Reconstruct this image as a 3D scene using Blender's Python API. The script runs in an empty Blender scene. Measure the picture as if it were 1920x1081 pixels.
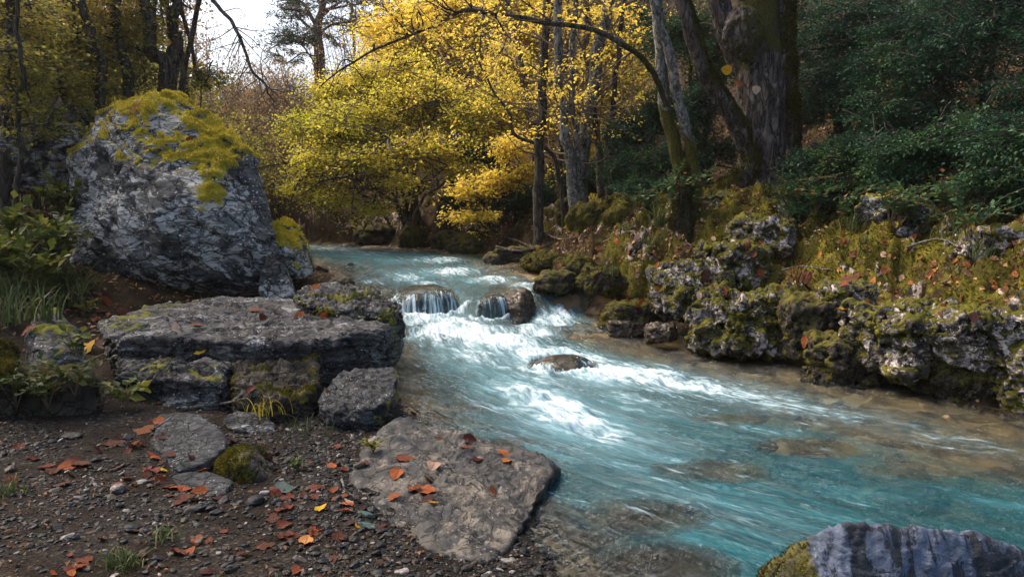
import bpy, bmesh, math, random
import numpy as np
from mathutils import Vector, Matrix

SC = bpy.context.scene
COL = SC.collection
R = np.random.default_rng(11)
random.seed(5)

# ------------------------------------------------------------------ camera
CAMZ, PITCH, FPX = 1.3, math.radians(6.0), 1450.0
cam_data = bpy.data.cameras.new('camera')
cam = bpy.data.objects.new('camera', cam_data)
COL.objects.link(cam)
cam.location = (0, 0, CAMZ)
cam.rotation_euler = (math.radians(90) - PITCH, 0, 0)
cam_data.sensor_width = 36.0
cam_data.lens = FPX / 1920 * 36.0
cam_data.clip_start = 0.05
cam_data.clip_end = 600
SC.camera = cam


def ray(px, py):
    u, v = (px - 960) / FPX, -(py - 540.5) / FPX
    return np.array([u, math.cos(PITCH) + v * math.sin(PITCH), -math.sin(PITCH) + v * math.cos(PITCH)])


def at(px, py, Y):
    """point of the place seen at photo pixel px, py that stands Y metres in front"""
    d = ray(px, py)
    return np.array([0, 0, CAMZ]) + d * (Y / d[1])


def on(px, py, z):
    d = ray(px, py)
    return np.array([0, 0, CAMZ]) + d * ((z - CAMZ) / d[2])


# ------------------------------------------------------------------ noise
_p = np.random.default_rng(3).permutation(4096).astype(np.int64)
_g = np.random.default_rng(4).normal(size=(4096, 3))
_g /= np.linalg.norm(_g, axis=1)[:, None]


def perlin(P):
    P = np.asarray(P, float)
    I = np.floor(P).astype(np.int64)
    F = P - I
    U = F * F * F * (F * (F * 6 - 15) + 10)
    out = np.zeros(len(P))
    for dx in (0, 1):
        wx = U[:, 0] if dx else 1 - U[:, 0]
        hx = _p[(I[:, 0] + dx) & 4095]
        for dy in (0, 1):
            wy = U[:, 1] if dy else 1 - U[:, 1]
            hy = _p[(hx + I[:, 1] + dy) & 4095]
            for dz in (0, 1):
                wz = U[:, 2] if dz else 1 - U[:, 2]
                h = _p[(hy + I[:, 2] + dz) & 4095]
                g = _g[h]
                out += wx * wy * wz * (g[:, 0] * (F[:, 0] - dx) + g[:, 1] * (F[:, 1] - dy) + g[:, 2] * (F[:, 2] - dz))
    return out * 1.5


def fbm(P, octaves=4, gain=0.5, lac=2.03):
    s, a, f = 0, 1.0, 1.0
    P = np.asarray(P, float)
    for k in range(octaves):
        s = s + a * perlin(P * f + 17.3 * k)
        a *= gain
        f *= lac
    return s


def ridged(P, octaves=4, gain=0.5, lac=2.1):
    s, a, f = 0, 1.0, 1.0
    P = np.asarray(P, float)
    for k in range(octaves):
        s = s + a * (1 - 2 * np.abs(perlin(P * f + 31.7 * k)))
        a *= gain
        f *= lac
    return s


def sstep(a, b, x):
    t = np.clip((x - a) / (b - a), 0, 1)
    return t * t * (3 - 2 * t)


# ------------------------------------------------------------------ meshes
def mesh_from(name, V, faces, mats=(), attrs=None, smooth=True, midx=None, uv=None):
    """faces: list of int arrays (n, k); V: (N, 3)"""
    me = bpy.data.meshes.new(name)
    V = np.ascontiguousarray(V, dtype=np.float32)
    me.vertices.add(len(V))
    me.vertices.foreach_set('co', V.ravel())
    fl = [np.asarray(f, dtype=np.int32) for f in faces if len(f)]
    loops = np.concatenate([f.ravel() for f in fl])
    sizes = np.concatenate([np.full(len(f), f.shape[1], np.int32) for f in fl])
    starts = np.concatenate([[0], np.cumsum(sizes)[:-1]]).astype(np.int32)
    me.loops.add(len(loops))
    me.loops.foreach_set('vertex_index', loops)
    me.polygons.add(len(sizes))
    me.polygons.foreach_set('loop_start', starts)
    me.polygons.foreach_set('loop_total', sizes)
    me.polygons.foreach_set('use_smooth', np.full(len(sizes), bool(smooth)))
    for m in mats:
        me.materials.append(m)
    if midx is not None:
        me.polygons.foreach_set('material_index', np.asarray(midx, np.int32))
    for k, a in (attrs or {}).items():
        at_ = me.attributes.new(k, 'FLOAT', 'POINT')
        at_.data.foreach_set('value', np.asarray(a, np.float32))
    if uv is not None:
        l = me.uv_layers.new(name='flow')
        l.data.foreach_set('uv', np.asarray(uv, np.float32)[loops].ravel())
    me.update(calc_edges=True)
    return me


def obj(name, me, parent=None, loc=(0, 0, 0)):
    o = bpy.data.objects.new(name, me)
    COL.objects.link(o)
    o.location = loc
    if parent is not None:
        o.parent = parent
    return o


def tag(o, label=None, cat=None, group=None, kind=None):
    for k, v in (('label', label), ('category', cat), ('group', group), ('kind', kind)):
        if v:
            o[k] = v
    return o


def empty(name, loc):
    o = bpy.data.objects.new(name, None)
    COL.objects.link(o)
    o.location = loc
    o.empty_display_size = 0.1
    return o


def normals(V, F):
    n = np.zeros_like(V)
    for f in F:
        if not len(f):
            continue
        a, b, c = V[f[:, 0]], V[f[:, 1]], V[f[:, 2]]
        if f.shape[1] == 4:
            fn = np.cross(V[f[:, 2]] - a, V[f[:, 3]] - b)
        else:
            fn = np.cross(b - a, c - a)
        for k in range(f.shape[1]):
            for j in range(3):
                n[:, j] += np.bincount(f[:, k], fn[:, j], len(V))
    return n / (np.linalg.norm(n, axis=1)[:, None] + 1e-12)


def unit(v):
    v = np.asarray(v, float)
    return v / (np.linalg.norm(v, axis=-1, keepdims=True) + 1e-12)


_ico = {}


def ico(n):
    if n not in _ico:
        bm = bmesh.new()
        bmesh.ops.create_icosphere(bm, subdivisions=n, radius=1)
        V = np.array([v.co for v in bm.verts])
        F = np.array([[v.index for v in f.verts] for f in bm.faces])
        bm.free()
        _ico[n] = (V, F)
    return _ico[n]


def tubes(lines, sides=6, closed_tip=False):
    """lines: list of (points (n,3), radii (n,)); returns V, F, per-vertex t"""
    Vs, Fs, off = [], [], 0
    ang = np.linspace(0, 2 * np.pi, sides, endpoint=False)
    ca, sa = np.cos(ang), np.sin(ang)
    for P, r in lines:
        P = np.asarray(P, float)
        r = np.asarray(r, float)
        n = len(P)
        T = np.gradient(P, axis=0)
        T = unit(T)
        m = T.mean(0)
        ref = np.array([1.0, 0, 0]) if abs(m[0]) <= min(abs(m[1]), abs(m[2])) else (np.array([0, 1.0, 0]) if abs(m[1]) <= abs(m[2]) else np.array([0, 0, 1.0]))
        A = unit(np.cross(T, ref))
        B = np.cross(T, A)
        ring = P[:, None, :] + r[:, None, None] * (A[:, None, :] * ca[None, :, None] + B[:, None, :] * sa[None, :, None])
        Vs.append(ring.reshape(-1, 3))
        i = np.arange(n - 1)[:, None] * sides
        k = np.arange(sides)[None, :]
        k2 = (k + 1) % sides
        q = np.stack([i + k, i + k2, i + sides + k2, i + sides + k], -1).reshape(-1, 4) + off
        Fs.append(q)
        off += n * sides
    if not Vs:
        return np.zeros((0, 3)), np.zeros((0, 4), int)
    return np.concatenate(Vs), np.concatenate(Fs)


def curve(pts, n=24, wob=0.0, seed=0):
    """Catmull-Rom through pts with n samples and a little wobble"""
    P = np.asarray(pts, float)
    if len(P) == 2:
        P = np.array([P[0], (P[0] * 2 + P[1]) / 3, (P[0] + 2 * P[1]) / 3, P[1]])
    Q = np.concatenate([[2 * P[0] - P[1]], P, [2 * P[-1] - P[-2]]])
    t = np.linspace(0, len(P) - 1 - 1e-9, n)
    i = t.astype(int)
    f = (t - i)[:, None]
    a, b, c, d = Q[i], Q[i + 1], Q[i + 2], Q[i + 3]
    o = 0.5 * (2 * b + (c - a) * f + (2 * a - 5 * b + 4 * c - d) * f ** 2 + (3 * b - a - 3 * c + d) * f ** 3)
    if wob:
        s = np.linspace(0, len(P) * 1.7, n)
        w = np.stack([perlin(np.stack([s, s * 0 + seed * 7.1 + k * 3.3, s * 0 + .5], 1)) for k in range(3)], 1)
        env = np.minimum(1, np.linspace(0, 6, n))[:, None]
        o = o + w * wob * env
    return o


def leaf_quads(pos, axis, nrm, size, width=0.34, fold=0.12):
    """one folded rhombus per leaf"""
    axis = unit(axis)
    side = unit(np.cross(nrm, axis))
    nn = np.cross(axis, side)
    s = np.asarray(size)[:, None]
    mid = pos + axis * s * 0.45
    V = np.stack([pos, mid + side * s * width + nn * s * fold, pos + axis * s, mid - side * s * width + nn * s * fold], 1).reshape(-1, 3)
    F = np.arange(len(V)).reshape(-1, 4)
    return V, F


# ------------------------------------------------------------------ node helper
class NT:
    def __init__(self, name):
        self.m = bpy.data.materials.new(name)
        self.m.use_nodes = True
        self.t = self.m.node_tree
        self.t.nodes.clear()

    def n(self, typ, ins=None, **kw):
        nd = self.t.nodes.new('ShaderNode' + typ)
        for k, v in kw.items():
            setattr(nd, k, v)
        for k, v in (ins or {}).items():
            s = nd.inputs[k]
            if isinstance(v, bpy.types.NodeSocket):
                self.t.links.new(v, s)
            else:
                s.default_value = v
        return nd

    def attr(self, name):
        return self.n('Attribute', attribute_name=name).outputs['Fac']

    def noise(self, vec, scale, detail=4, rough=0.55, typ='FBM', dist=0.0, out='Fac'):
        nd = self.n('TexNoise', noise_type=typ)
        if vec is not None:
            self.t.links.new(vec, nd.inputs['Vector'])
        nd.inputs['Scale'].default_value = scale
        nd.inputs['Detail'].default_value = detail
        nd.inputs['Roughness'].default_value = rough
        nd.inputs['Distortion'].default_value = dist
        if typ == 'FBM':
            nd.normalize = True
        return nd.outputs[out]

    def math(self, op, a, b=0.0, c=None, clamp=False):
        d = {0: a, 1: b}
        if c is not None:
            d[2] = c
        return self.n('Math', d, operation=op, use_clamp=clamp).outputs[0]

    def rng(self, v, a, b, c=0.0, d=1.0, smooth=True):
        return self.n('MapRange', {'Value': v, 'From Min': a, 'From Max': b, 'To Min': c, 'To Max': d},
                      interpolation_type='SMOOTHSTEP' if smooth else 'LINEAR').outputs[0]

    def ramp(self, v, stops, interp='LINEAR'):
        nd = self.n('ValToRGB', {'Fac': v})
        cr = nd.color_ramp
        cr.interpolation = interp
        while len(cr.elements) < len(stops):
            cr.elements.new(0.5)
        for e, (p, c) in zip(cr.elements, stops):
            e.position = p
            e.color = (*c, 1)
        return nd.outputs['Color']

    def mix(self, f, a, b, mode='MIX'):
        nd = self.n('Mix', data_type='RGBA', blend_type=mode)
        for i, v in ((0, f), (6, a), (7, b)):
            if isinstance(v, bpy.types.NodeSocket):
                self.t.links.new(v, nd.inputs[i])
            else:
                nd.inputs[i].default_value = (*v, 1) if isinstance(v, tuple) and len(v) == 3 else v
        return nd.outputs[2]

    def bump(self, h, strength=0.5, dist=0.01, normal=None):
        d = {'Height': h, 'Strength': strength, 'Distance': dist}
        if normal is not None:
            d['Normal'] = normal
        return self.n('Bump', d).outputs[0]

    def principled(self, color, rough=0.8, normal=None, spec=0.3, **kw):
        d = {'Base Color': (*color, 1) if isinstance(color, tuple) else color, 'Roughness': rough, 'Specular IOR Level': spec}
        if normal is not None:
            d['Normal'] = normal
        d.update(kw)
        return self.n('BsdfPrincipled', d).outputs[0]

    def out(self, s, disp=None):
        o = self.n('OutputMaterial', {'Surface': s})
        return self.m
# ------------------------------------------------------------------ materials
def rock_mat(name, dark, mid, light, lichen, lich_amt=0.55, scale=1.0, rough=0.8, moss=((0.05, 0.055, 0.008), (0.16, 0.15, 0.015), (0.27, 0.24, 0.03)), strata=None, spec=0.35, bumpk=1.0, crack=1.0):
    t = NT(name)
    co = t.n('TexCoord').outputs['Object']
    n1 = t.noise(co, 2.6 * scale, 8, 0.62, dist=0.4)
    base = t.ramp(n1, [(0.33, dark), (0.52, mid), (0.7, light)])
    sv = co
    if strata:
        mp = t.n('Mapping', {'Vector': co, 'Rotation': strata[0], 'Scale': strata[1]})
        sv = mp.outputs[0]
        ns = t.noise(sv, 6 * scale, 6, 0.6)
        base = t.mix(0.14, base, t.ramp(ns, [(0.36, dark), (0.5, mid), (0.66, light)]))
    # pale crustose lichen in spots and sheets with hard ragged edges
    nl = t.noise(t.mix(0.35, co, sv), 5.5 * scale, 8, 0.7, dist=0.9)
    nb = t.noise(co, 1.7 * scale, 3, 0.5)
    lf = t.rng(t.math('ADD', nl, t.math('MULTIPLY', t.math('SUBTRACT', nb, 0.5), 0.55)), lich_amt, lich_amt + 0.07)
    base = t.mix(t.math('MULTIPLY', lf, 0.85), base, t.mix(t.noise(co, 40 * scale, 3), lichen, tuple(c * 0.62 for c in lichen)))
    vo = t.n('TexVoronoi', {'Vector': co, 'Scale': 26 * scale, 'Randomness': 1.0}).outputs['Distance']
    sp = t.math('MULTIPLY', t.rng(vo, 0.26, 0.16), t.rng(t.noise(co, 3.1 * scale, 2), 0.48, 0.6))
    base = t.mix(sp, base, tuple(min(1, c * 1.15) for c in lichen))
    # dark crevices
    nr = t.noise(sv, 3.4 * scale, 6, 0.6, dist=1.2)
    cre = t.rng(t.math('ABSOLUTE', t.math('SUBTRACT', nr, 0.5)), 0.03, 0.004)
    base = t.mix(t.math('MULTIPLY', cre, 0.8), base, tuple(c * 0.3 for c in dark))
    # fracture facets with thin open joints
    dv = t.n('VectorMath', {0: t.mix(0.5, co, sv), 1: t.n('VectorMath', {0: t.noise(co, 2.2 * scale, 5, 0.6, out='Color'), 'Scale': 0.38 / scale}, operation='SCALE').outputs[0]}, operation='ADD').outputs[0]
    cell = t.n('SeparateColor', {0: t.n('TexVoronoi', {'Vector': dv, 'Scale': 3.4 * scale}).outputs['Color']}).outputs[0]
    edge = t.n('TexVoronoi', {'Vector': dv, 'Scale': 3.4 * scale}, feature='DISTANCE_TO_EDGE').outputs['Distance']
    joint = t.math('MULTIPLY', t.rng(edge, 0.035, 0.0), crack)
    base = t.mix(t.math('MULTIPLY', cell, 0.45 * crack), base, t.mix(0.5, base, dark))
    base = t.mix(t.math('MULTIPLY', joint, 0.8), base, tuple(c * 0.3 for c in dark))
    pit = t.attr('pit')
    base = t.mix(t.math('MULTIPLY', pit, 0.85), base, tuple(c * 0.35 for c in dark))
    fine = t.noise(co, 55 * scale, 5, 0.7)
    hgt = t.math('ADD', t.math('MULTIPLY', nl, 1.0), t.math('ADD', t.math('MULTIPLY', fine, 0.25), t.math('ADD', t.math('MULTIPLY', cre, -0.4), t.math('ADD', t.math('MULTIPLY', cell, 0.9 * crack), t.math('MULTIPLY', joint, -1.2)))))
    # moss
    mn = t.noise(co, 9, 6, 0.7)
    mf = t.rng(t.math('ADD', t.attr('moss'), t.math('MULTIPLY', t.math('SUBTRACT', mn, 0.5), 1.1)), 0.42, 0.6)
    mfine = t.noise(co, 90, 4, 0.7)
    mc = t.ramp(t.math('ADD', t.math('MULTIPLY', mfine, 0.6), t.math('MULTIPLY', t.noise(co, 6, 4), 0.5)), [(0.36, moss[0]), (0.54, moss[1]), (0.74, moss[2])])
    col = t.mix(mf, base, mc)
    h2 = t.math('ADD', t.math('MULTIPLY', hgt, t.math('SUBTRACT', 1.0, mf)), t.math('MULTIPLY', mf, t.math('ADD', t.math('MULTIPLY', mfine, 0.9), 0.5)))
    wet = t.attr('wet')
    col = t.mix(wet, col, t.mix(0.55, col, (0.0, 0.0, 0.0)))
    rg = t.math('SUBTRACT', t.math('ADD', rough, t.math('MULTIPLY', mf, 0.15)), t.math('MULTIPLY', wet, 0.45), clamp=True)
    b = t.bump(h2, 0.75 * bumpk, 0.03 / scale)
    return t.out(t.principled(col, rg, b, spec * 0.6))


M_BOULDER = rock_mat('boulder_stone', (0.014, 0.016, 0.018), (0.08, 0.082, 0.08), (0.23, 0.23, 0.22), (0.56, 0.55, 0.52), 0.5, 1.0, 0.78, strata=((0.3, 0.5, 0.5), (1.0, 1.0, 3.2)),
                      moss=((0.1, 0.085, 0.009), (0.32, 0.26, 0.02), (0.55, 0.44, 0.05)))
M_LEDGE = rock_mat('ledge_stone', (0.01, 0.012, 0.016), (0.075, 0.07, 0.066), (0.19, 0.175, 0.16), (0.36, 0.365, 0.37), 0.57, 1.5, 0.68, strata=((0.1, 0.12, 0), (1, 1, 3.0)))
M_SLAB = rock_mat('slab_stone', (0.02, 0.025, 0.032), (0.075, 0.068, 0.058), (0.16, 0.135, 0.108), (0.25, 0.21, 0.17), 0.56, 2.0, 0.62, crack=.22)
M_SLATE = rock_mat('dark_slate', (0.008, 0.01, 0.013), (0.03, 0.032, 0.036), (0.07, 0.073, 0.078), (0.3, 0.32, 0.33), 0.72, 2.5, 0.5, strata=((0.1, 0.3, 0.4), (1, 1, 4)))
M_LIME = rock_mat('pitted_limestone', (0.01, 0.009, 0.008), (0.085, 0.072, 0.062), (0.36, 0.3, 0.27), (0.72, 0.61, 0.56), 0.5, 2.4, 0.85, crack=.3, moss=((0.02, 0.02, 0.004), (0.075, 0.068, 0.008), (0.17, 0.15, 0.016)))
M_MOSSROCK = rock_mat('mossy_stone', (0.012, 0.01, 0.007), (0.05, 0.04, 0.028), (0.11, 0.09, 0.066), (0.2, 0.175, 0.15), 0.7, 2.2, 0.75,
                      moss=((0.018, 0.017, 0.004), (0.06, 0.052, 0.008), (0.15, 0.125, 0.016)))
M_WETROCK = rock_mat('wet_brown_stone', (0.02, 0.014, 0.008), (0.085, 0.06, 0.035), (0.17, 0.13, 0.085), (0.2, 0.17, 0.12), 0.74, 3.0, 0.25, spec=0.6)
def bluerock():
    t = NT('blue_grey_stone')
    co = t.n('TexCoord').outputs['Object']
    st = t.n('Mapping', {'Vector': co, 'Scale': (8.5, 3.0, 2.0)}).outputs[0]
    a = t.noise(st, 1.0, 6, 0.62, dist=0.9)
    b = t.noise(co, 16, 6, 0.7, dist=0.5)
    f = t.noise(co, 70, 4, 0.7)
    c = t.ramp(b, [(0.35, (0.03, 0.04, 0.06)), (0.5, (0.085, 0.105, 0.155)), (0.65, (0.16, 0.19, 0.26))])
    m = t.rng(t.math('ADD', a, t.math('MULTIPLY', t.math('SUBTRACT', b, 0.5), 0.5)), 0.46, 0.5)
    c = t.mix(t.math('MULTIPLY', m, 0.93), c, (0.012, 0.014, 0.018))
    c = t.mix(t.rng(f, 0.62, 0.7), c, (0.2, 0.22, 0.26))
    mf = t.rng(t.math('ADD', t.attr('moss'), t.math('MULTIPLY', t.math('SUBTRACT', t.noise(co, 9, 6, 0.7), 0.5), 0.9)), 0.4, 0.62)
    c = t.mix(mf, c, t.ramp(t.noise(co, 45, 5, 0.7), [(0.34, (0.018, 0.015, 0.006)), (0.5, (0.06, 0.052, 0.009)), (0.68, (0.13, 0.11, 0.014))]))
    h = t.math('ADD', t.math('MULTIPLY', b, 0.8), t.math('ADD', t.math('MULTIPLY', f, 0.3), t.math('MULTIPLY', m, -0.25)))
    return t.out(t.principled(c, 0.75, t.bump(h, 0.8, 0.02), 0.35))


M_BLUEROCK = bluerock()


def stone_mat():
    t = NT('gravel_stone')
    v = t.attr('var')
    co = t.n('TexCoord').outputs['Object']
    c = t.ramp(v, [(0.0, (0.008, 0.009, 0.011)), (0.3, (0.016, 0.018, 0.021)), (0.55, (0.026, 0.024, 0.022)), (0.72, (0.038, 0.029, 0.02)), (0.85, (0.06, 0.044, 0.03)), (0.95, (0.13, 0.1, 0.078)), (1.0, (0.34, 0.3, 0.27))])
    n = t.noise(co, 60, 4)
    c = t.mix(t.rng(n, 0.4, 0.7), t.mix(0.4, c, (0, 0, 0)), c)
    return t.out(t.principled(c, 0.5, t.bump(n, 0.4, 0.006), 0.2))


M_GRAVEL = stone_mat()


def leaf_mat(name, stops, trans=0.45, rough=0.55, spec=0.25, hue_noise=0.0, veil=None):
    t = NT(name)
    v = t.attr('var')
    oi = t.n('ObjectInfo').outputs['Random']
    vv = t.math('ADD', v, t.math('MULTIPLY', t.math('SUBTRACT', oi, 0.5), 0.12))
    c = t.ramp(vv, stops)
    d = t.principled(c, rough, None, spec)
    if trans <= 0:
        return t.out(d)
    tr = t.n('BsdfTranslucent', {'Color': t.mix(0.0, c, c)}).outputs[0]
    return t.out(t.n('MixShader', {0: trans, 1: d, 2: tr}).outputs[0])


M_YELLOW = leaf_mat('yellow_leaf', [(0.0, (0.5, 0.42, 0.05)), (0.3, (0.75, 0.58, 0.08)), (0.65, (0.88, 0.66, 0.11)), (0.9, (0.86, 0.55, 0.09)), (1, (0.7, 0.34, 0.08))], 0.55)
M_LIMEY = leaf_mat('lime_yellow_leaf', [(0.0, (0.34, 0.34, 0.03)), (0.4, (0.66, 0.58, 0.07)), (0.8, (0.82, 0.65, 0.09)), (1, (0.84, 0.56, 0.07))], 0.55)
M_OLIVE = leaf_mat('olive_leaf', [(0.0, (0.07, 0.085, 0.022)), (0.45, (0.19, 0.185, 0.036)), (0.8, (0.38, 0.31, 0.06)), (1, (0.5, 0.31, 0.08))], 0.6)
M_RUSTY = leaf_mat('rusty_leaf', [(0.0, (0.13, 0.085, 0.04)), (0.5, (0.3, 0.19, 0.08)), (1, (0.46, 0.25, 0.09))], 0.4)
M_DARKG = leaf_mat('evergreen_leaf', [(0.0, (0.012, 0.032, 0.02)), (0.4, (0.028, 0.08, 0.045)), (0.75, (0.055, 0.125, 0.045)), (0.93, (0.11, 0.17, 0.035)), (1, (0.26, 0.14, 0.06))], 0.25, 0.6, 0.18)
M_PINE = leaf_mat('pine_needle', [(0.0, (0.02, 0.04, 0.025)), (1, (0.06, 0.1, 0.05))], 0.2, 0.6)
M_GREEN = leaf_mat('fresh_green_leaf', [(0.0, (0.018, 0.034, 0.008)), (0.5, (0.045, 0.07, 0.013)), (0.85, (0.12, 0.14, 0.022)), (1, (0.26, 0.23, 0.035))], 0.35)
M_GRASS = leaf_mat('grass_blade', [(0.0, (0.03, 0.045, 0.013)), (0.6, (0.07, 0.1, 0.03)), (0.9, (0.16, 0.17, 0.07)), (1, (0.36, 0.3, 0.17))], 0.35)
M_MOSS = leaf_mat('moss_frond', [(0.0, (0.025, 0.02, 0.005)), (0.35, (0.05, 0.045, 0.007)), (0.65, (0.12, 0.1, 0.011)), (1, (0.3, 0.23, 0.022))], 0.3, 0.8, 0.1)
M_MOSSY = leaf_mat('bright_moss_frond', [(0.0, (0.13, 0.105, 0.012)), (0.5, (0.4, 0.32, 0.028)), (1, (0.62, 0.5, 0.06))], 0.3, 0.8, 0.1)
M_LITTER = leaf_mat('litter_leaf', [(0.0, (0.05, 0.028, 0.016)), (0.35, (0.13, 0.06, 0.028)), (0.6, (0.24, 0.1, 0.035)), (0.8, (0.34, 0.18, 0.07)), (1, (0.45, 0.32, 0.2))], 0.2)


def bark_mat(name, dark, mid, light, mosscol=(0.075, 0.07, 0.01), vscale=5.0, scale=12.0, depth=0.02, patch=None):
    t = NT(name)
    co = t.n('TexCoord').outputs['Object']
    st = t.n('Mapping', {'Vector': co, 'Scale': (1, 1, 1 / vscale)}).outputs[0]
    n = t.noise(st, scale, 6, 0.62, dist=0.5)
    rd = t.math('ABSOLUTE', t.math('SUBTRACT', t.noise(st, scale * 0.8, 5, 0.6, dist=0.8), 0.5))
    c = t.ramp(n, [(0.32, dark), (0.52, mid), (0.72, light)])
    c = t.mix(t.rng(rd, 0.05, 0.0), c, tuple(k * 0.3 for k in dark))
    if patch:
        c = t.mix(t.rng(t.noise(co, 7, 5, 0.65), 0.55, 0.62), c, patch)
    mn = t.noise(co, 8, 6, 0.7)
    mf = t.rng(t.math('ADD', t.attr('moss'), t.math('MULTIPLY', t.math('SUBTRACT', mn, 0.5), 1.2)), 0.42, 0.62)
    mfine = t.noise(co, 60, 4, 0.7)
    c = t.mix(mf, c, t.ramp(mfine, [(0.3, tuple(k * 0.22 for k in mosscol)), (0.55, mosscol), (0.75, tuple(k * 1.7 for k in mosscol))]))
    h = t.math('ADD', t.math('ADD', t.rng(rd, 0.0, 0.12), t.math('MULTIPLY', n, 0.4)), t.math('MULTIPLY', mf, t.math('MULTIPLY', mfine, 0.8)))
    return t.out(t.principled(c, 0.9, t.bump(h, 0.9, depth), 0.2))


M_BARK_OLD = bark_mat('old_fissured_bark', (0.03, 0.025, 0.025), (0.115, 0.092, 0.08), (0.24, 0.2, 0.175), scale=13, vscale=3.2, depth=0.04)
M_BARK_PALE = bark_mat('pale_bark', (0.06, 0.055, 0.05), (0.19, 0.18, 0.165), (0.34, 0.33, 0.31), (0.075, 0.068, 0.01), vscale=1.5, scale=14, depth=0.01, patch=(0.08, 0.08, 0.07))
M_BARK_DARK = bark_mat('dark_bark', (0.022, 0.018, 0.014), (0.075, 0.062, 0.05), (0.16, 0.135, 0.11), (0.05, 0.046, 0.009), vscale=4, scale=18, depth=0.015)
M_BARK_WARM = bark_mat('warm_bark', (0.035, 0.025, 0.016), (0.11, 0.08, 0.055), (0.22, 0.17, 0.125), (0.09, 0.085, 0.015), vscale=3, scale=18, depth=0.012, patch=(0.2, 0.19, 0.17))
M_BARK_PINE = bark_mat('pine_bark', (0.06, 0.035, 0.022), (0.17, 0.1, 0.065), (0.28, 0.19, 0.13), vscale=3, scale=10)
M_TWIG = NT('twig_bark')
M_TWIG = M_TWIG.out(M_TWIG.principled((0.045, 0.035, 0.028), 0.85))
M_TWIGW = NT('warm_twig_bark')
M_TWIGW = M_TWIGW.out(M_TWIGW.principled((0.14, 0.1, 0.065), 0.85))


def ground_mat():
    t = NT('ground')
    co = t.n('TexCoord').outputs['Object']
    # wet silt and fine gravel (left shore)
    g1 = t.noise(co, 9, 8, 0.7)
    grv = t.ramp(g1, [(0.33, (0.006, 0.004, 0.003)), (0.52, (0.018, 0.012, 0.008)), (0.7, (0.04, 0.028, 0.018))])
    v = t.n('TexVoronoi', {'Vector': co, 'Scale': 70.0}).outputs
    chip = t.ramp(t.n('SeparateColor', {0: v['Color']}).outputs[0], [(0, (0.009, 0.009, 0.01)), (0.6, (0.028, 0.025, 0.022)), (0.9, (0.06, 0.046, 0.033)), (1, (0.16, 0.125, 0.1))])
    grv = t.mix(t.rng(t.noise(co, 3.0, 3), 0.42, 0.6, 0.1, 0.75), grv, chip)
    # forest soil with leaf litter
    l1 = t.noise(co, 7, 7, 0.7)
    soil = t.ramp(l1, [(0.3, (0.008, 0.006, 0.004)), (0.5, (0.035, 0.023, 0.012)), (0.66, (0.085, 0.048, 0.022)), (0.8, (0.14, 0.085, 0.045))])
    # moss
    mfine = t.noise(co, 60, 4, 0.7)
    mc = t.ramp(t.math('ADD', t.math('MULTIPLY', mfine, 0.55), t.math('MULTIPLY', t.noise(co, 3.5, 4), 0.55)), [(0.38, (0.018, 0.017, 0.004)), (0.55, (0.075, 0.066, 0.009)), (0.75, (0.2, 0.165, 0.02))])
    mf = t.rng(t.math('ADD', t.attr('moss'), t.math('MULTIPLY', t.math('SUBTRACT', t.noise(co, 5, 6, 0.7), 0.5), 1.3)), 0.4, 0.62)
    land = t.mix(mf, soil, mc)
    pn = t.noise(co, 9, 6, 0.62, dist=0.5)
    lime = t.mix(t.rng(pn, 0.46, 0.53), (0.014, 0.014, 0.014), t.ramp(t.noise(co, 22, 5, 0.65), [(0.35, (0.15, 0.12, 0.105)), (0.6, (0.38, 0.31, 0.28))]))
    lf = t.rng(t.math('ADD', t.attr('stone'), t.math('MULTIPLY', t.math('SUBTRACT', t.noise(co, 4, 6, 0.7), 0.5), 1.0)), 0.52, 0.6)
    land = t.mix(lf, land, lime)
    c = t.mix(t.attr('gravel'), land, grv)
    # stream bed: tan, brown and grey stones
    v2 = t.n('TexVoronoi', {'Vector': t.n('VectorMath', {0: co, 1: t.n('VectorMath', {0: t.noise(co, 4, 3, out='Color'), 'Scale': 0.25}, operation='SCALE').outputs[0]}, operation='ADD').outputs[0], 'Scale': 5.5}).outputs
    bedc = t.ramp(t.n('SeparateColor', {0: v2['Color']}).outputs[0], [(0, (0.09, 0.058, 0.028)), (0.4, (0.2, 0.135, 0.068)), (0.7, (0.32, 0.22, 0.115)), (1, (0.42, 0.31, 0.18))])
    bedc = t.mix(t.rng(v2['Distance'], 0.35, 0.75), bedc, (0.06, 0.05, 0.036))
    bedc = t.mix(t.rng(t.noise(co, 2.2, 6, 0.7), 0.4, 0.62, 0.0, 0.8), bedc, (0.27, 0.18, 0.09))
    c = t.mix(t.attr('bed'), c, bedc)
    wet = t.attr('wet')
    c = t.mix(wet, c, t.mix(0.5, c, (0, 0, 0)))
    h = t.math('ADD', t.math('MULTIPLY', g1, 0.6), t.math('ADD', t.math('MULTIPLY', v['Distance'], 0.25), t.math('MULTIPLY', mfine, 0.3)))
    rg = t.math('SUBTRACT', 0.88, t.math('MULTIPLY', wet, 0.4))
    return t.out(t.principled(c, rg, t.bump(h, 0.8, 0.03), 0.08))


M_GROUND = ground_mat()


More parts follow.
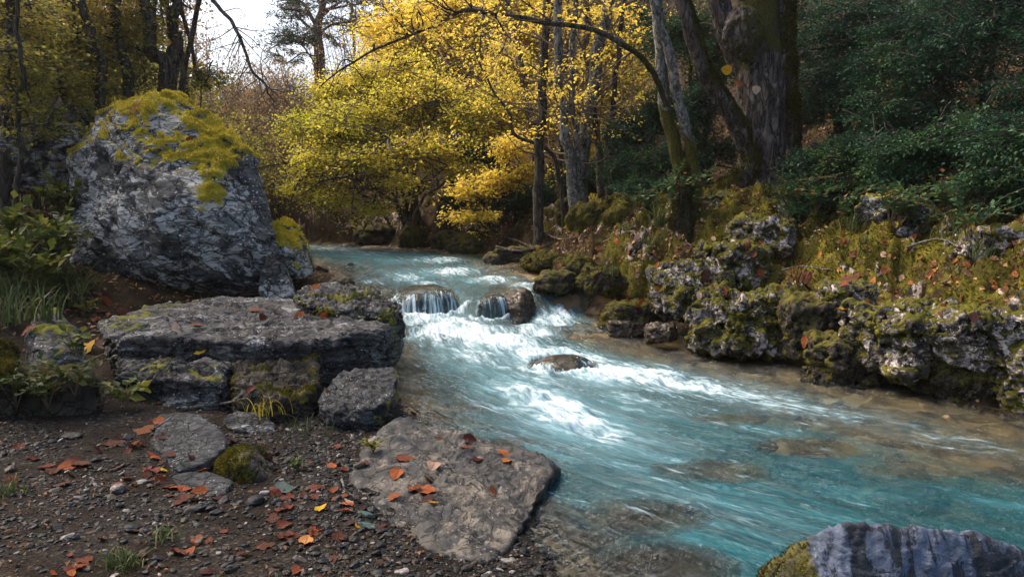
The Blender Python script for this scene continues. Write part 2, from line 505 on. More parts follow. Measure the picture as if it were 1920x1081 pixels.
def water_mat():
    t = NT('stream_water')
    uv = t.n('UVMap', uv_map='flow').outputs[0]
    geo = t.n('NewGeometry')
    turb = t.attr('turb')
    foam = t.attr('foam')
    # UV is (along, across) in metres: stretch along the flow
    st1 = t.n('Mapping', {'Vector': uv, 'Scale': (2.2, 11.0, 1)}).outputs[0]
    st2 = t.n('Mapping', {'Vector': uv, 'Scale': (7.0, 26.0, 1)}).outputs[0]
    st3 = t.n('Mapping', {'Vector': uv, 'Scale': (5.5, 14.0, 1)}).outputs[0]
    w1 = t.noise(st1, 1.0, 5, 0.6, dist=0.5)
    w2 = t.noise(st2, 1.0, 5, 0.62, dist=0.8)
    w3 = t.noise(st3, 1.0, 6, 0.66, dist=1.2)
    w4 = t.noise(t.n('Mapping', {'Vector': uv, 'Scale': (13.0, 22.0, 1)}).outputs[0], 1.0, 4, 0.6, dist=1.0)
    h = t.math('ADD', t.math('ADD', t.math('MULTIPLY', w1, 1.0), t.math('MULTIPLY', w4, 0.45)), t.math('ADD', t.math('MULTIPLY', w2, 0.35), t.math('MULTIPLY', w3, 0.5)))
    nrm = t.bump(h, 0.8, 0.07)
    # foam: broad attribute broken up by streaks and lace
    lace = t.math('ADD', t.math('MULTIPLY', w3, 0.55), t.math('ADD', t.math('MULTIPLY', w1, 0.45), t.math('MULTIPLY', w2, 0.45)))
    ff = t.math('ADD', foam, t.math('MULTIPLY', t.math('SUBTRACT', lace, 0.72), 2.9))
    ff = t.math('ADD', t.math('MULTIPLY', t.rng(ff, 0.25, 0.95), 0.6), t.math('MULTIPLY', t.rng(ff, 0.7, 1.25), 0.4))
    # thin bright streaks over the open water
    stk = t.math('MULTIPLY', t.rng(t.math('ADD', w2, t.math('MULTIPLY', turb, 0.05)), 0.655, 0.74), t.rng(w1, 0.5, 0.66))
    ff = t.math('MAXIMUM', ff, t.math('MULTIPLY', stk, 0.3))
    ff = t.math('MULTIPLY', ff, 0.95)
    turbid = t.math('ADD', t.attr('deep'), t.math('MULTIPLY', t.math('SUBTRACT', t.noise(st1, 0.45, 4), 0.5), 0.3), clamp=True)
    teal = t.ramp(t.noise(st1, 0.6, 4, 0.6), [(0.3, (0.002, 0.034, 0.044)), (0.5, (0.005, 0.08, 0.1)), (0.7, (0.02, 0.17, 0.21))])
    # air bubbles make the water under and around foam paler
    air = t.math('MULTIPLY', t.attr('air'), t.rng(t.math('ADD', w1, t.math('MULTIPLY', w3, 0.5)), 0.5, 0.95, 0.45, 1.0))
    teal = t.mix(t.math('MULTIPLY', air, 0.9), teal, (0.3, 0.56, 0.65))
    turbid = t.math('MAXIMUM', turbid, t.math('MULTIPLY', air, 0.92))
    body = t.n('MixShader', {0: turbid, 1: t.n('BsdfTransparent', {'Color': t.mix(t.rng(t.attr('deep'), 0.0, 0.6), (0.8, 0.86, 0.82), (0.33, 0.72, 0.79))}).outputs[0],
                             2: t.n('BsdfDiffuse', {'Color': teal, 'Normal': nrm}).outputs[0]}).outputs[0]
    fr = t.n('Fresnel', {'IOR': 1.33, 'Normal': nrm}).outputs[0]
    gl = t.n('BsdfGlossy', {'Color': (1, 1, 1, 1), 'Roughness': 0.07, 'Normal': nrm}).outputs[0]
    wat = t.n('MixShader', {0: fr, 1: body, 2: gl}).outputs[0]
    fcol = t.mix(ff, (0.33, 0.56, 0.64), (0.82, 0.88, 0.91))
    fs = t.principled(fcol, 0.6, t.bump(t.math('ADD', lace, w2), 0.7, 0.04), 0.3)
    return t.out(t.n('MixShader', {0: ff, 1: wat, 2: fs}).outputs[0])


M_WATER = water_mat()


def fallen_mat(name, a, b, c):
    t = NT(name)
    co = t.n('TexCoord').outputs['Object']
    n = t.noise(co, 40, 5, 0.7)
    oi = t.n('ObjectInfo').outputs['Random']
    col = t.ramp(t.math('ADD', t.math('MULTIPLY', n, 0.8), t.math('MULTIPLY', t.math('SUBTRACT', oi, 0.5), 0.6)), [(0.25, a), (0.45, b), (0.65, c)])
    sp = t.rng(t.noise(co, 110, 3), 0.62, 0.7)
    col = t.mix(sp, col, (0.02, 0.012, 0.008))
    vein = t.rng(t.attr('vein'), 0.6, 1.0)
    col = t.mix(t.math('MULTIPLY', vein, 0.5), col, tuple(k * 0.45 for k in a))
    d = t.principled(col, 0.6, t.bump(t.math('ADD', n, vein), 0.5, 0.003), 0.15)
    tr = t.n('BsdfTranslucent', {'Color': col}).outputs[0]
    return t.out(t.n('MixShader', {0: 0.15, 1: d, 2: tr}).outputs[0])


FALLEN = {
    'rust-brown': fallen_mat('rust_brown_leaf', (0.07, 0.018, 0.007), (0.2, 0.045, 0.012), (0.32, 0.08, 0.02)),
    'dark red-brown': fallen_mat('dark_red_leaf', (0.035, 0.009, 0.007), (0.085, 0.017, 0.011), (0.16, 0.036, 0.018)),
    'orange-tan': fallen_mat('orange_tan_leaf', (0.16, 0.05, 0.012), (0.36, 0.12, 0.025), (0.46, 0.2, 0.06)),
    'pale pinkish-tan': fallen_mat('pale_tan_leaf', (0.24, 0.13, 0.09), (0.4, 0.24, 0.17), (0.5, 0.34, 0.25)),
    'golden yellow': fallen_mat('golden_leaf', (0.35, 0.17, 0.012), (0.62, 0.36, 0.02), (0.72, 0.48, 0.04)),
    'grey-green': fallen_mat('grey_green_leaf', (0.06, 0.085, 0.075), (0.12, 0.165, 0.145), (0.19, 0.24, 0.2)),
}
# ------------------------------------------------------------------ the stream and its banks
LP = np.array([(0.75, -4), (0.6, 0.5), (0.35, 1.6), (0.12, 2.8), (-0.35, 3.8), (-0.68, 4.8), (-0.98, 6.0), (-1.2, 7.4), (-1.45, 8.4), (-2.0, 9.2), (-2.9, 11), (-5.0, 13.6), (-9, 15.4), (-14, 16.2)])
RP = np.array([(16, -4), (12, 0.5), (8.2, 2.0), (5.7, 3.1), (4.2, 4.0), (3.15, 4.75), (2.65, 6.0), (2.0, 7.2), (0.95, 8.3), (0.62, 9.4), (0.15, 11.2), (-0.8, 12.8), (-2.6, 14.1), (-5, 15.2), (-9, 17.2), (-14, 18.2)])


def pdist(X, Y, poly):
    d = np.full(X.shape, 1e9)
    for (x0, y0), (x1, y1) in zip(poly[:-1], poly[1:]):
        vx, vy = x1 - x0, y1 - y0
        t = np.clip(((X - x0) * vx + (Y - y0) * vy) / (vx * vx + vy * vy), 0, 1)
        d = np.minimum(d, np.hypot(X - x0 - t * vx, Y - y0 - t * vy))
    return d


def LX(y):
    return np.interp(y, LP[:, 1], LP[:, 0])


def RX(y):
    return np.interp(y, RP[:, 1], RP[:, 0])


CEN = curve([(-13, 17.3), (-8.5, 16.2), (-4.6, 14.3), (-2.0, 12.1), (-0.95, 10.4), (-0.4, 9.0), (-0.1, 8.0), (0.35, 6.7), (1.15, 5.4), (2.4, 4.2), (4.3, 2.9), (7.0, 1.2), (10, -1)], 500)
_dc = np.gradient(CEN, axis=0)
_tc = unit(_dc)
_sc = np.concatenate([[0], np.cumsum(np.linalg.norm(np.diff(CEN, axis=0), axis=1))])


def flow(X, Y):
    """along, across (metres) for points of the stream"""
    P = np.stack([X, Y], 1)
    s, c = np.zeros(len(P)), np.zeros(len(P))
    for a in range(0, len(P), 20000):
        q = P[a:a + 20000]
        d = (q[:, None, 0] - CEN[None, :, 0]) ** 2 + (q[:, None, 1] - CEN[None, :, 1]) ** 2
        i = d.argmin(1)
        r = q - CEN[i]
        s[a:a + 20000] = _sc[i] + (r * _tc[i]).sum(1)
        c[a:a + 20000] = r[:, 0] * -_tc[i][:, 1] + r[:, 1] * _tc[i][:, 0]
    return s, c


def W0(x, y):
    """still level of the stream: pool, rapid, the little falls, upper reach"""
    x, y = np.asarray(x, float), np.asarray(y, float)
    low = np.interp(y, [-4, 3, 5, 6, 7, 8.2, 9], [-.04, 0, 0, .025, .07, .13, .17])
    up = np.interp(y, [8, 9.0, 9.8, 10.6, 11.4, 12.4, 14, 18], [.37, .40, .44, .51, .55, .585, .62, .68])
    lip = np.interp(x, [-1.6, -1.2, -.6, -.3, .2, .5, .9, 1.3], [9.0, 8.95, 9.1, 8.75, 8.75, 8.95, 8.95, 8.8])
    lip = lip + .1 * perlin(np.stack([x * 3.0, y * 0, y * 0 + 3], -1).reshape(-1, 3)).reshape(x.shape)
    k = sstep(0, 1, (y - (lip - .75)) / .75)
    w = low + (up - low) * k
    for cx, cy, rx, ry, zc, rz, film in DOMES:
        q = 1 - ((x - cx) / rx) ** 2 - ((y - cy) / ry) ** 2
        w = np.maximum(w, np.where(q > 0, zc + rz * np.sqrt(np.clip(q, 0, 1)) + film * np.clip(q * 4, 0, 1), -9))
    return w


# drowned rocks that the water drapes over: centre, half sizes, level of the centre, height, thickness of the film
DOMES = [(-.98, 8.62, .4, .34, .12, .3, .02), (-.20, 8.28, .21, .22, .10, .27, .02), (.42, 6.15, .3, .24, -.05, .17, -.004)]


def ground(x, y):
    x, y = np.asarray(x, float), np.asarray(y, float)
    dl, dr = pdist(x, y, LP), pdist(x, y, RP)
    el = np.where(x < LX(y), dl, -dl)          # >0 on the left bank
    er = np.where(x > RX(y), dr, -dr)          # >0 on the right bank
    w = W0(np.clip(x, LX(y), RX(y)), y)
    # stream bed
    dpr = .03 * np.clip(dr, 0, 1.5) + .40 * np.clip(dr - np.interp(y, [5, 8, 10], [1.25, .9, .6]), 0, 1.2)
    dpl = .22 * np.clip(dl, 0, .6) + .5 * np.clip(dl - .2, 0, 1.0)
    bed = w - .02 - np.minimum(np.minimum(dpr, dpl), .5)
    # right bank: an undercut rocky edge, a mossy shelf, then the wooded hillside
    kn = np.interp(y, [3, 6, 8, 9.5, 11, 13], [1.55, 1.45, 1.2, 1.3, 1.2, .95])
    e = np.clip(er - .22, 0, None) + .03 * np.clip(er, 0, .22)
    rb = w + kn * (.85 * (1 - np.exp(-e / 1.15))) + .04 * e
    rise = np.interp(x, [-6, -2, 0, 2.5], [.0, .1, .32, .52])
    rb += rise * np.clip(e - 2.4, 0, 18) * sstep(2.0, 4.5, e)
    rb += .12 * np.clip(y - 22, 0, 40) * .25
    # left bank: gravel bar in front, rising wooded bank behind
    e2 = np.clip(el, 0, None)
    lb = w * np.exp(-e2 / 6) + .02 + .055 * np.clip(e2, 0, 3) + .12 * sstep(4.8, 6.2, y) * sstep(0, .8, e2)
    lb += .33 * np.clip(e2 - 1.3, 0, 14) * sstep(5.5, 8.5, y) + .22 * np.clip(e2 - 2.6, 0, 8) * sstep(2, 5, y) * (1 - sstep(5.5, 8.5, y))
    far = sstep(16, 24, y)
    z = np.where(er > 0, rb, np.where(el > 0, lb, bed))
    return z, el, er, w, far


def make_ground():
    ys = np.concatenate([np.linspace(-5, 1.3, 26)[:-1], 1.3 * np.exp(np.linspace(0, math.log(85 / 1.3), 520))])
    us = np.linspace(-1, 1, 560)
    us = us * (0.72 + 0.28 * us ** 2)
    Y, U = np.meshgrid(ys, us, indexing='ij')
    X = U * (4.0 + np.clip(Y, 0, None) * 1.15)
    x, y = X.ravel(), Y.ravel()
    z, el, er, w, far = ground(x, y)
    P = np.stack([x, y, z], 1)
    land_r, land_l = sstep(0, .25, er), sstep(0, .3, el)
    big = fbm(np.stack([x * .9, y * .9, z * .9], 1), 4)
    med = ridged(np.stack([x * 2.3, y * 2.3, z * 2.3 + 9], 1), 3)
    fin = fbm(np.stack([x * 9, y * 9, z * 9], 1), 3)
    pil = np.abs(perlin(np.stack([x * 4.1, y * 4.1, z * 4.1 + 3], 1)))
    blk = np.round((big * .9 + med * .35) * 3.2) / 3.2 - (big * .9 + med * .35)
    rocky = land_r * np.interp(er, [0, .25, 1.4, 2.6, 4], [.6, 1, .8, .35, .2])
    dz = land_r * (.10 * big + .075 * (med - .5) + .028 * fin - .1 * pil + .05) + rocky * (.16 * (med - .45) + .12 * blk + .05 * ridged(np.stack([x * 6, y * 6, z * 6], 1), 3))
    stone = rocky * .62 * sstep(.75, 1.35, med + .75 * fbm(np.stack([x * 1.1, y * 1.1, z + 7], 1), 2))
    leftrough = sstep(5, 7, y) * land_l
    dz += land_l * (.022 * big + .006 * fin) + leftrough * (.1 * big + .04 * (med - .5) + .02 * fin)
    bed = (1 - land_r) * (1 - land_l) * ((er <= 0) & (el <= 0))
    dz += bed * (.05 * big + .035 * (.5 - pil * 2) + .012 * fin)
    P[:, 2] += dz
    nfac = sstep(-.9, .25, big + .5 * fin)
    moss = land_r * np.interp(er, [0, .3, 1.6, 3.0, 5, 9], [.15, .5, .92, .62, .3, .2]) * (.62 + .6 * nfac) * np.interp(y, [9, 11, 14], [1, .75, .45])
    moss += leftrough * .3 * nfac
    # ragged pale edge stays as bare stone and soil
    gravel = land_l * (1 - sstep(5.0, 6.5, y + .4 * big)) * (1 - .0 * el)
    gravel = np.maximum(gravel, (el > -.05) * (1 - sstep(5, 6.5, y)))
    wet = np.maximum(np.exp(-np.clip(er, 0, None) / .12) * (er > 0), np.exp(-np.clip(el - .05, 0, None) / .35) * (el > 0)) * .8
    n0 = len(us)
    i = np.arange((len(ys) - 1) * n0).reshape(-1, n0)[:, :-1].ravel()
    F = np.stack([i, i + 1, i + n0 + 1, i + n0], 1)
    me = mesh_from('ground', P, [F], [M_GROUND], {'moss': moss, 'gravel': gravel, 'bed': ((er <= 0) & (el <= 0)).astype(float), 'wet': wet, 'stone': stone})
    o = tag(obj('ground', me), kind='structure')
    return P, F, moss, er, el


GP, GF, GMOSS, GER, GEL = make_ground()

# ------------------------------------------------------------------ water
FOAM = [  # (spot given as photo px, py, level) along, across, strength
    (790, 580, .22, .28, .22, 1.0), (850, 592, .2, .3, .25, 1.0), (815, 612, .16, .35, .25, .85), (880, 618, .14, .4, .3, 1.05), (940, 630, .12, .45, .3, 1.0),
    (890, 655, .1, .4, .22, .6), (1000, 612, .15, .3, .2, .8), (1040, 588, .2, .35, .18, .9), (1055, 562, .3, .3, .12, .9), (1000, 655, .09, .5, .25, .85), (1075, 655, .1, .45, .22, .7),
    (1150, 690, .07, .35, .24, .95), (1230, 697, .06, .45, .24, .85), (1320, 715, .05, .5, .24, .72), (1410, 735, .04, .5, .24, .6), (1500, 755, .03, .6, .2, .48), (1620, 790, .02, .7, .16, .36), (1750, 825, .01, .8, .14, .26),
    (985, 722, .06, .3, .18, .7), (1040, 747, .05, .3, .2, .8), (1075, 778, .04, .25, .2, .85), (1125, 800, .03, .3, .16, .6), (955, 758, .04, .3, .1, .45), (1000, 700, .06, .35, .14, .5), (1180, 735, .05, .4, .2, .4),
    (760, 515, .46, .4, .2, .6), (850, 508, .47, .35, .35, .75), (920, 518, .46, .35, .3, .75), (985, 530, .43, .4, .2, .6), (800, 527, .43, .25, .2, .5), (700, 520, .46, .4, .2, .45), (830, 492, .5, .4, .4, .6),
    (640, 468, .6, 1.0, .3, .45), (720, 474, .58, .8, .4, .3), (600, 462, .62, 1.2, .3, .4),
    (1250, 745, .03, .9, .25, .22), (1400, 790, .01, 1.0, .3, .18), (1230, 850, 0, .9, .3, .14), (1050, 840, 0, .5, .15, .25), (1300, 950, -.02, .6, .2, .2),
]


# stones lying just under the surface: photo spot, level, half sizes
SUNKEN = [(1525, 848, -.03, .34, .2), (1390, 800, -.05, .32, .18), (1200, 985, -.04, .3, .2), (1215, 1070, -.03, .34, .2), (930, 838, -.02, .22, .12), (1330, 905, -.06, .3, .18), (1720, 900, -.06, .35, .2), (840, 770, -.02, .3, .12), (1060, 1030, -.04, .3, .2)]


def make_water():
    ys = []
    y = .2
    while y < 17.6:
        ys.append(y)
        y += 0.012 if 7.9 < y < 9.1 else (0.03 if y < 1.6 else max(.008, y * .0042))
    ys = np.array(ys)
    nu = 430
    us = np.linspace(0, 1, nu)
    Y, U = np.meshgrid(ys, us, indexing='ij')
    XL, XR = LX(Y) - .5, np.minimum(RX(Y) + .35, 9.0)
    X = XL + (XR - XL) * U
    x, y = X.ravel(), Y.ravel()
    s, c = flow(x, y)
    w = W0(x, y)
    foam = np.zeros(len(x))
    for px, py, lv, ls, lt, st in FOAM:
        p = on(px, py, lv)
        s0, c0 = flow(p[:1], p[1:2])
        foam = np.maximum(foam, st * np.exp(-((s - s0) / ls) ** 2 - ((c - c0) / lt) ** 2)) + .12 * st * np.exp(-((s - s0) / (ls * 1.8)) ** 2 - ((c - c0) / (lt * 1.8)) ** 2)
    foam = foam * (1 - .22 * sstep(.6, 2.0, x))
    air = np.zeros(len(x))
    for px, py, lv, ls, lt, st in FOAM:
        p = on(px, py, lv)
        s0, c0 = flow(p[:1], p[1:2])
        air = np.maximum(air, min(1, st) * np.exp(-((s - s0) / (ls * 1.7)) ** 2 - ((c - c0) / (lt * 1.9)) ** 2))
    air = np.clip(air * 1.15 - .12, 0, 1)
    zb, el, er, _, _ = ground(x, y)
    for cx, cy, rx, ry, zc, rz, film in DOMES:
        dx, dy = (x - cx) / rx, (y - cy) / ry
        r = np.hypot(dx, dy)
        an = np.arctan2(dx, -dy)
        zb = np.maximum(zb, np.where(r < 1, zc + rz * np.sqrt(np.clip(1 - r * r, 0, 1)) - .01, -9))
        z1 = np.zeros_like(r)
        st = perlin(np.stack([an * 2.3 + cx * 9, r * .5, z1], 1)) * .75 + perlin(np.stack([an * 8 + .8 * r, r * 1.1, z1 + 2], 1)) * .55 + perlin(np.stack([an * 19 + 1.5 * r, r * 1.6, z1 + 4], 1)) * .4 + perlin(np.stack([an * 43 + 2 * r, r * 2.5, z1 + 9], 1)) * .3
        veil = (.3 + .7 * sstep(-.1, .5, st + .5 * (r - .72))) * sstep(.4, .8, r + .18 * perlin(np.stack([an * 3.0, z1 + cx, z1], 1))) * sstep(1.25, 1.0, r) * sstep(.35, -.35, dy)
        calm = sstep(1.08, .9, r)
        foam = foam * (1 - calm) + calm * veil * .85
        air = air * (1 - calm) + calm * veil * .5
        foam = np.maximum(foam, .95 * np.exp(-((r - 1.2) / .16) ** 2) * sstep(.3, -.5, dy))
    for px, py, lv, rx, ry in SUNKEN:
        p = on(px, py, lv)
        q = 1 - ((x - p[0]) / rx) ** 2 - ((y - p[1]) / ry) ** 2
        zb = np.maximum(zb, np.where(q > 0, lv - .2 + .19 * np.sqrt(np.clip(q, 0, 1)), -9))
    # the open chutes between them
    W2 = w.reshape(Y.shape)
    g = np.gradient(W2, axis=0) / np.gradient(Y, axis=0)
    chute = np.clip((g.ravel() - .3) / .6, 0, 1) * (y > 8) * (y < 9.3)
    z1 = np.zeros_like(s)
    foam = np.maximum(foam, chute * .75 * sstep(.0, .5, perlin(np.stack([c * 11, s * 1.3, z1], 1)) + .6 * perlin(np.stack([c * 27, s * 2, z1 + 3], 1)) + .5 * sstep(.2, .6, x)))
    foam = np.clip(foam, 0, 1.15)
    turb = np.clip(foam * 1.2, 0, 1) + np.interp(y, [3, 5, 8, 9, 12], [.12, .25, .4, .35, .25])
    z0 = np.zeros_like(s)
    d1 = fbm(np.stack([s * 1.3, c * 3.6, z0], 1), 3)
    d2 = fbm(np.stack([s * 3.5, c * 6.5, z0 + 5], 1), 4, .55)
    d3 = ridged(np.stack([s * 2.2, c * 3.6, z0 + 8], 1), 3)
    lump = fbm(np.stack([s * 4.2, c * 5.0, z0 + 2], 1), 4, .55)
    z = w + .012 * d1 + .008 * d2 * (.6 + turb) + .01 * (d3 - .6) * turb + .035 * np.clip(foam - .3, 0, 1) * lump
    # standing waves below the falls and over the midstream rock
    z += .025 * sstep(.4, .9, foam) * (ridged(np.stack([s * 6, c * 7, z0 + 1], 1), 4, .6) - .4) + .03 * np.exp(-((y - 7.55) / .5) ** 2) * np.sin(y * 11 + 2 * d1)
    # depth and clarity of the water from the real bed below it
    depth = np.clip(z - zb, 0, None)
    deep = 1 - np.exp(-4.2 * np.clip(depth - .05, 0, None) ** 1.05)
    patch = fbm(np.stack([s * .6, c * 1.4, z0 + 3], 1), 3)
    deep = np.clip(deep * (1.05 + .55 * patch), 0, .94)
    V = np.stack([x, y, z], 1)
    i = np.arange((len(ys) - 1) * nu).reshape(-1, nu)[:, :-1].ravel()
    F = np.stack([i, i + 1, i + nu + 1, i + nu], 1)
    me = mesh_from('water', V, [F], [M_WATER], {'foam': foam, 'turb': turb, 'deep': deep, 'air': air}, uv=np.stack([s, c], 1))
    return tag(obj('water', me), kind='structure')


# ------------------------------------------------------------------ rocks
def hull_rock(name, pts, mat, label, cat='rock', group=None, n=6, round_=.12, amp=1.0, strata=None, moss=None, seed=0, blocky=0.0, pits=0.0, wetz=None, mossbias=0.0, flat=.0, fine=1.0, loc=None, mossmat=None, nblades=0, bl=.018, cuts=0, tag_it=True):
    """a weathered rock around the convex hull of pts (world points)"""
    pts = np.asarray(pts, float)
    rg = np.random.default_rng(seed + 100)
    bm = bmesh.new()
    for p in pts:
        bm.verts.new(p)
    bmesh.ops.convex_hull(bm, input=bm.verts)
    bm.normal_update()
    c = (pts.max(0) + pts.min(0)) / 2
    nn, hh = [], []
    for f in bm.faces:
        nr = np.array(f.normal)
        h = float(nr @ (np.array(f.verts[0].co) - c))
        if h < 0:
            nr, h = -nr, -h
        nn.append(nr)
        hh.append(max(h, 1e-3))
    bm.free()
    nn, hh = np.array(nn), np.array(hh)
    ext = (pts.max(0) - pts.min(0)) / 2
    size = float(np.cbrt(ext.prod()))
    for k in range(cuts):
        d = unit(rg.normal(size=3) * (1, 1, .7))
        h = (np.abs(nn @ d).max() * 0 + np.max((pts - c) @ d)) * rg.uniform(.72, .9)
        nn = np.vstack([nn, d])
        hh = np.append(hh, h)
    D0, F = ico(n)
    D = unit(D0 * ext)
    r = np.full(len(D), 0.0)
    k = 10.0 / max(round_, .02) * .1
    # smooth minimum over the planes
    q = (D @ nn.T) / hh[None, :]
    q = np.clip(q, 1e-4, None)
    p_ = 1.2 / max(round_, .02)
    r = 1.0 / (np.power(q, p_).sum(1) ** (1 / p_))
    V = D * r[:, None]
    off = rg.uniform(-50, 50, 3)
    N = normals(V, [F])
    s = 1.0 / size
    a = .11 * size * amp
    d = a * fbm(V * s * 1.3 + off, 4, .5) + a * .55 * (ridged(V * s * 2.2 + off + 9, 4, .5) - .6)
    V = V + N * d[:, None]
    if blocky:
        bn = fbm(V * s * .9 + off + 3, 3)
        d2 = np.round(bn * 4) / 4 - bn
        V = V + N * (blocky * size * d2)[:, None]
    N = normals(V, [F])
    if strata is not None:
        sd, fr, sa = unit(np.array(strata[0], float)), strata[1], strata[2]
        ph = V @ sd * fr + .6 * fbm(V * s * 1.5 + off, 3)
        layer = perlin(np.stack([ph, ph * 0 + off[0], ph * 0], 1)) + .5 * perlin(np.stack([ph * 2.7, ph * 0 + off[1], .15 * V[:, 0] * s], 1))
        cr = 1 - np.abs(perlin(np.stack([ph * 1.3, ph * 0 + off[2], .3 * V[:, 1] * s], 1)))
        V = V + N * (sa * (layer - 1.1 * np.clip(cr - .86, 0, 1) * 5))[:, None]
    pitm = np.zeros(len(V))
    if pits:
        pn = fbm(V * s * 4.0 + off, 4, .55)
        pitm = sstep(.16, .4, pn)
        V = V - N * (pits * size * (.11 * pitm + .06 * sstep(-.1, .3, pn)))[:, None]
    # fine weathering
    N = normals(V, [F])
    fn = .012 * fine * min(size, .6)
    V = V + N * (fn * .4 * (fbm(V * 14 / max(size, .25) * .6 + off, 5, .6) + .5 * (ridged(V * 7 + off, 4, .6) - .6)))[:, None]
    N = normals(V, [F])
    mm = np.zeros(len(V))
    if moss is not None:
        mm = moss(V + c, N) + mossbias
        mm = mm + .35 * fbm(V * 3.2 * max(1, .6 / size) + off, 4, .55)
        mm = np.clip(mm, 0, 1)
        puff = sstep(.45, .75, mm)
        V = V + N * (puff * (.022 * min(1, size * 1.5) * (1 + fbm(V * 11 + off, 3))))[:, None]
    wet = np.zeros(len(V))
    if wetz is not None:
        wet = 1 - sstep(wetz, wetz + .1, V[:, 2] + c[2] + .03 * fbm(V * 6 + off, 3))
    base = np.array([c[0], c[1], (V[:, 2] + c[2]).min()])
    V = V + c - base
    me = mesh_from(name, V, [F], [mat], {'moss': mm, 'pit': pitm, 'wet': wet})
    o = obj(name, me, loc=tuple(base))
    if tag_it:
        tag(o, label, cat, group)
    if nblades:
        mv = moss_blades(V, N, F, sstep(.5, .75, mm), nblades, bl, rg)
        if mv is not None:
            obj('moss', mesh_from('moss', mv[0], [mv[1]], [mossmat or M_MOSS], {'var': mv[2]}, smooth=False), o)
    return o


def sample_tris(V, F, weight, n, rg):
    a, b, c = V[F[:, 0]], V[F[:, 1]], V[F[:, 2]]
    ar = np.linalg.norm(np.cross(b - a, c - a), axis=1) * weight[F].mean(1)
    tot = ar.sum()
    if tot <= 0:
        return None
    f = rg.choice(len(F), n, p=ar / tot)
    u, v = rg.random(n), rg.random(n)
    m = u + v > 1
    u[m], v[m] = 1 - u[m], 1 - v[m]
    return a[f] + (b[f] - a[f]) * u[:, None] + (c[f] - a[f]) * v[:, None], f


def moss_blades(V, N, F, w, n, size, rg):
    r = sample_tris(V, F, w, n, rg)
    if r is None:
        return None
    P, f = r
    nn = unit(N[F[f, 0]])
    ax = unit(nn * .7 + rg.normal(size=(n, 3)) * .55 + np.array([0, 0, -.15]))
    sz = size * rg.uniform(.5, 1.4, n)
    v, q = leaf_quads(P - nn * size * .25, ax, unit(rg.normal(size=(n, 3))), sz, .16, .05)
    cl = fbm(P * 5, 3)
    var = np.clip(.5 + .4 * cl + rg.normal(0, .18, n), 0, 1)
    return v, q, np.repeat(var, 4)


def blob_pts(c, rx, ry, rz, seed, k=26, flatbase=.35):
    rg = np.random.default_rng(seed)
    d = unit(rg.normal(size=(k, 3)))
    p = d * np.array([rx, ry, rz]) * rg.uniform(.88, 1.08, (k, 1))
    p[:, 2] = np.maximum(p[:, 2], -rz * flatbase * 2)
    return p + np.asarray(c, float)


def up_moss(k=1.0, b=0.0):
    return lambda P, N: b + k * np.clip(N[:, 2], 0, 1)


def gz(x, y):
    return float(ground(np.array([x]), np.array([y]))[0][0])


def taper(n, r0, r1, p=1.0, flare=0.0):
    t = np.linspace(0, 1, n)
    return r0 + (r1 - r0) * t ** p + flare * r0 * np.exp(-t * n / 2.2)


UP = np.array([0, 0, 1.0])
# ------------------------------------------------------------------ the rocks, one by one
def A(*l):
    return [at(*p) for p in l]


def slab_pts(top, thick, grow=.0, drop=None):
    """top: (px, py, z) outline; the same outline lowered by thick and grown sideways"""
    T = np.array([on(*p) for p in top])
    c = T.mean(0)
    B = T.copy()
    B[:, :2] = c[:2] + (B[:, :2] - c[:2]) * (1 + grow)
    B[:, 2] = T[:, 2] - thick
    return np.concatenate([T, B])


bt = at(300, 200, 8.4)


def boulder_moss(P, N):
    h = (P[:, 2] - .5) / (bt[2] - .5)
    m = np.clip(N[:, 2] * 1.0, 0, 1) * sstep(.52, .72, h) * .7
    # the band of moss that runs down the right shoulder
    xr = at(470, 330, 8)[0]
    m += .5 * np.exp(-((P[:, 0] - (xr - .25 + .45 * (.75 - h))) / .16) ** 2) * sstep(.28, .45, h) * (N[:, 0] > -.2)
    m += .12 * np.clip(N[:, 2], 0, 1)
    m -= .22 * np.exp(-((P[:, 0] - at(250, 250, 8)[0]) / .35) ** 2) * sstep(.85, .7, h)
    return m


big = hull_rock('boulder', A((240, 192, 8.6), (290, 178, 8.7), (335, 180, 8.6), (300, 196, 8.0), (205, 212, 8.2), (380, 228, 8.1),
                             (440, 266, 8.0), (478, 300, 7.9), (492, 380, 7.8), (520, 440, 7.7), (545, 515, 7.65), (545, 540, 7.7), (165, 235, 8.3), (122, 310, 8.1), (112, 400, 7.9), (100, 485, 7.8),
                             (190, 268, 7.75), (255, 292, 7.55), (345, 282, 7.5), (425, 330, 7.4), (195, 405, 7.35), (300, 395, 7.1), (430, 430, 7.2), (485, 505, 7.35), (300, 505, 7.15), (170, 490, 7.4),
                             (175, 552, 7.7), (300, 562, 7.55), (480, 558, 7.6), (150, 400, 9.5), (500, 420, 9.3), (320, 260, 9.3), (300, 560, 9.4)),
                M_BOULDER, 'huge grey lichened boulder with a yellow-green moss cap on the left bank', 'boulder', n=7, round_=.022, amp=.55, blocky=.06,
                strata=((.62, -.1, .75), 5.5, .036), moss=boulder_moss, seed=3, fine=2.2, mossmat=M_MOSSY, nblades=60000, bl=.021)

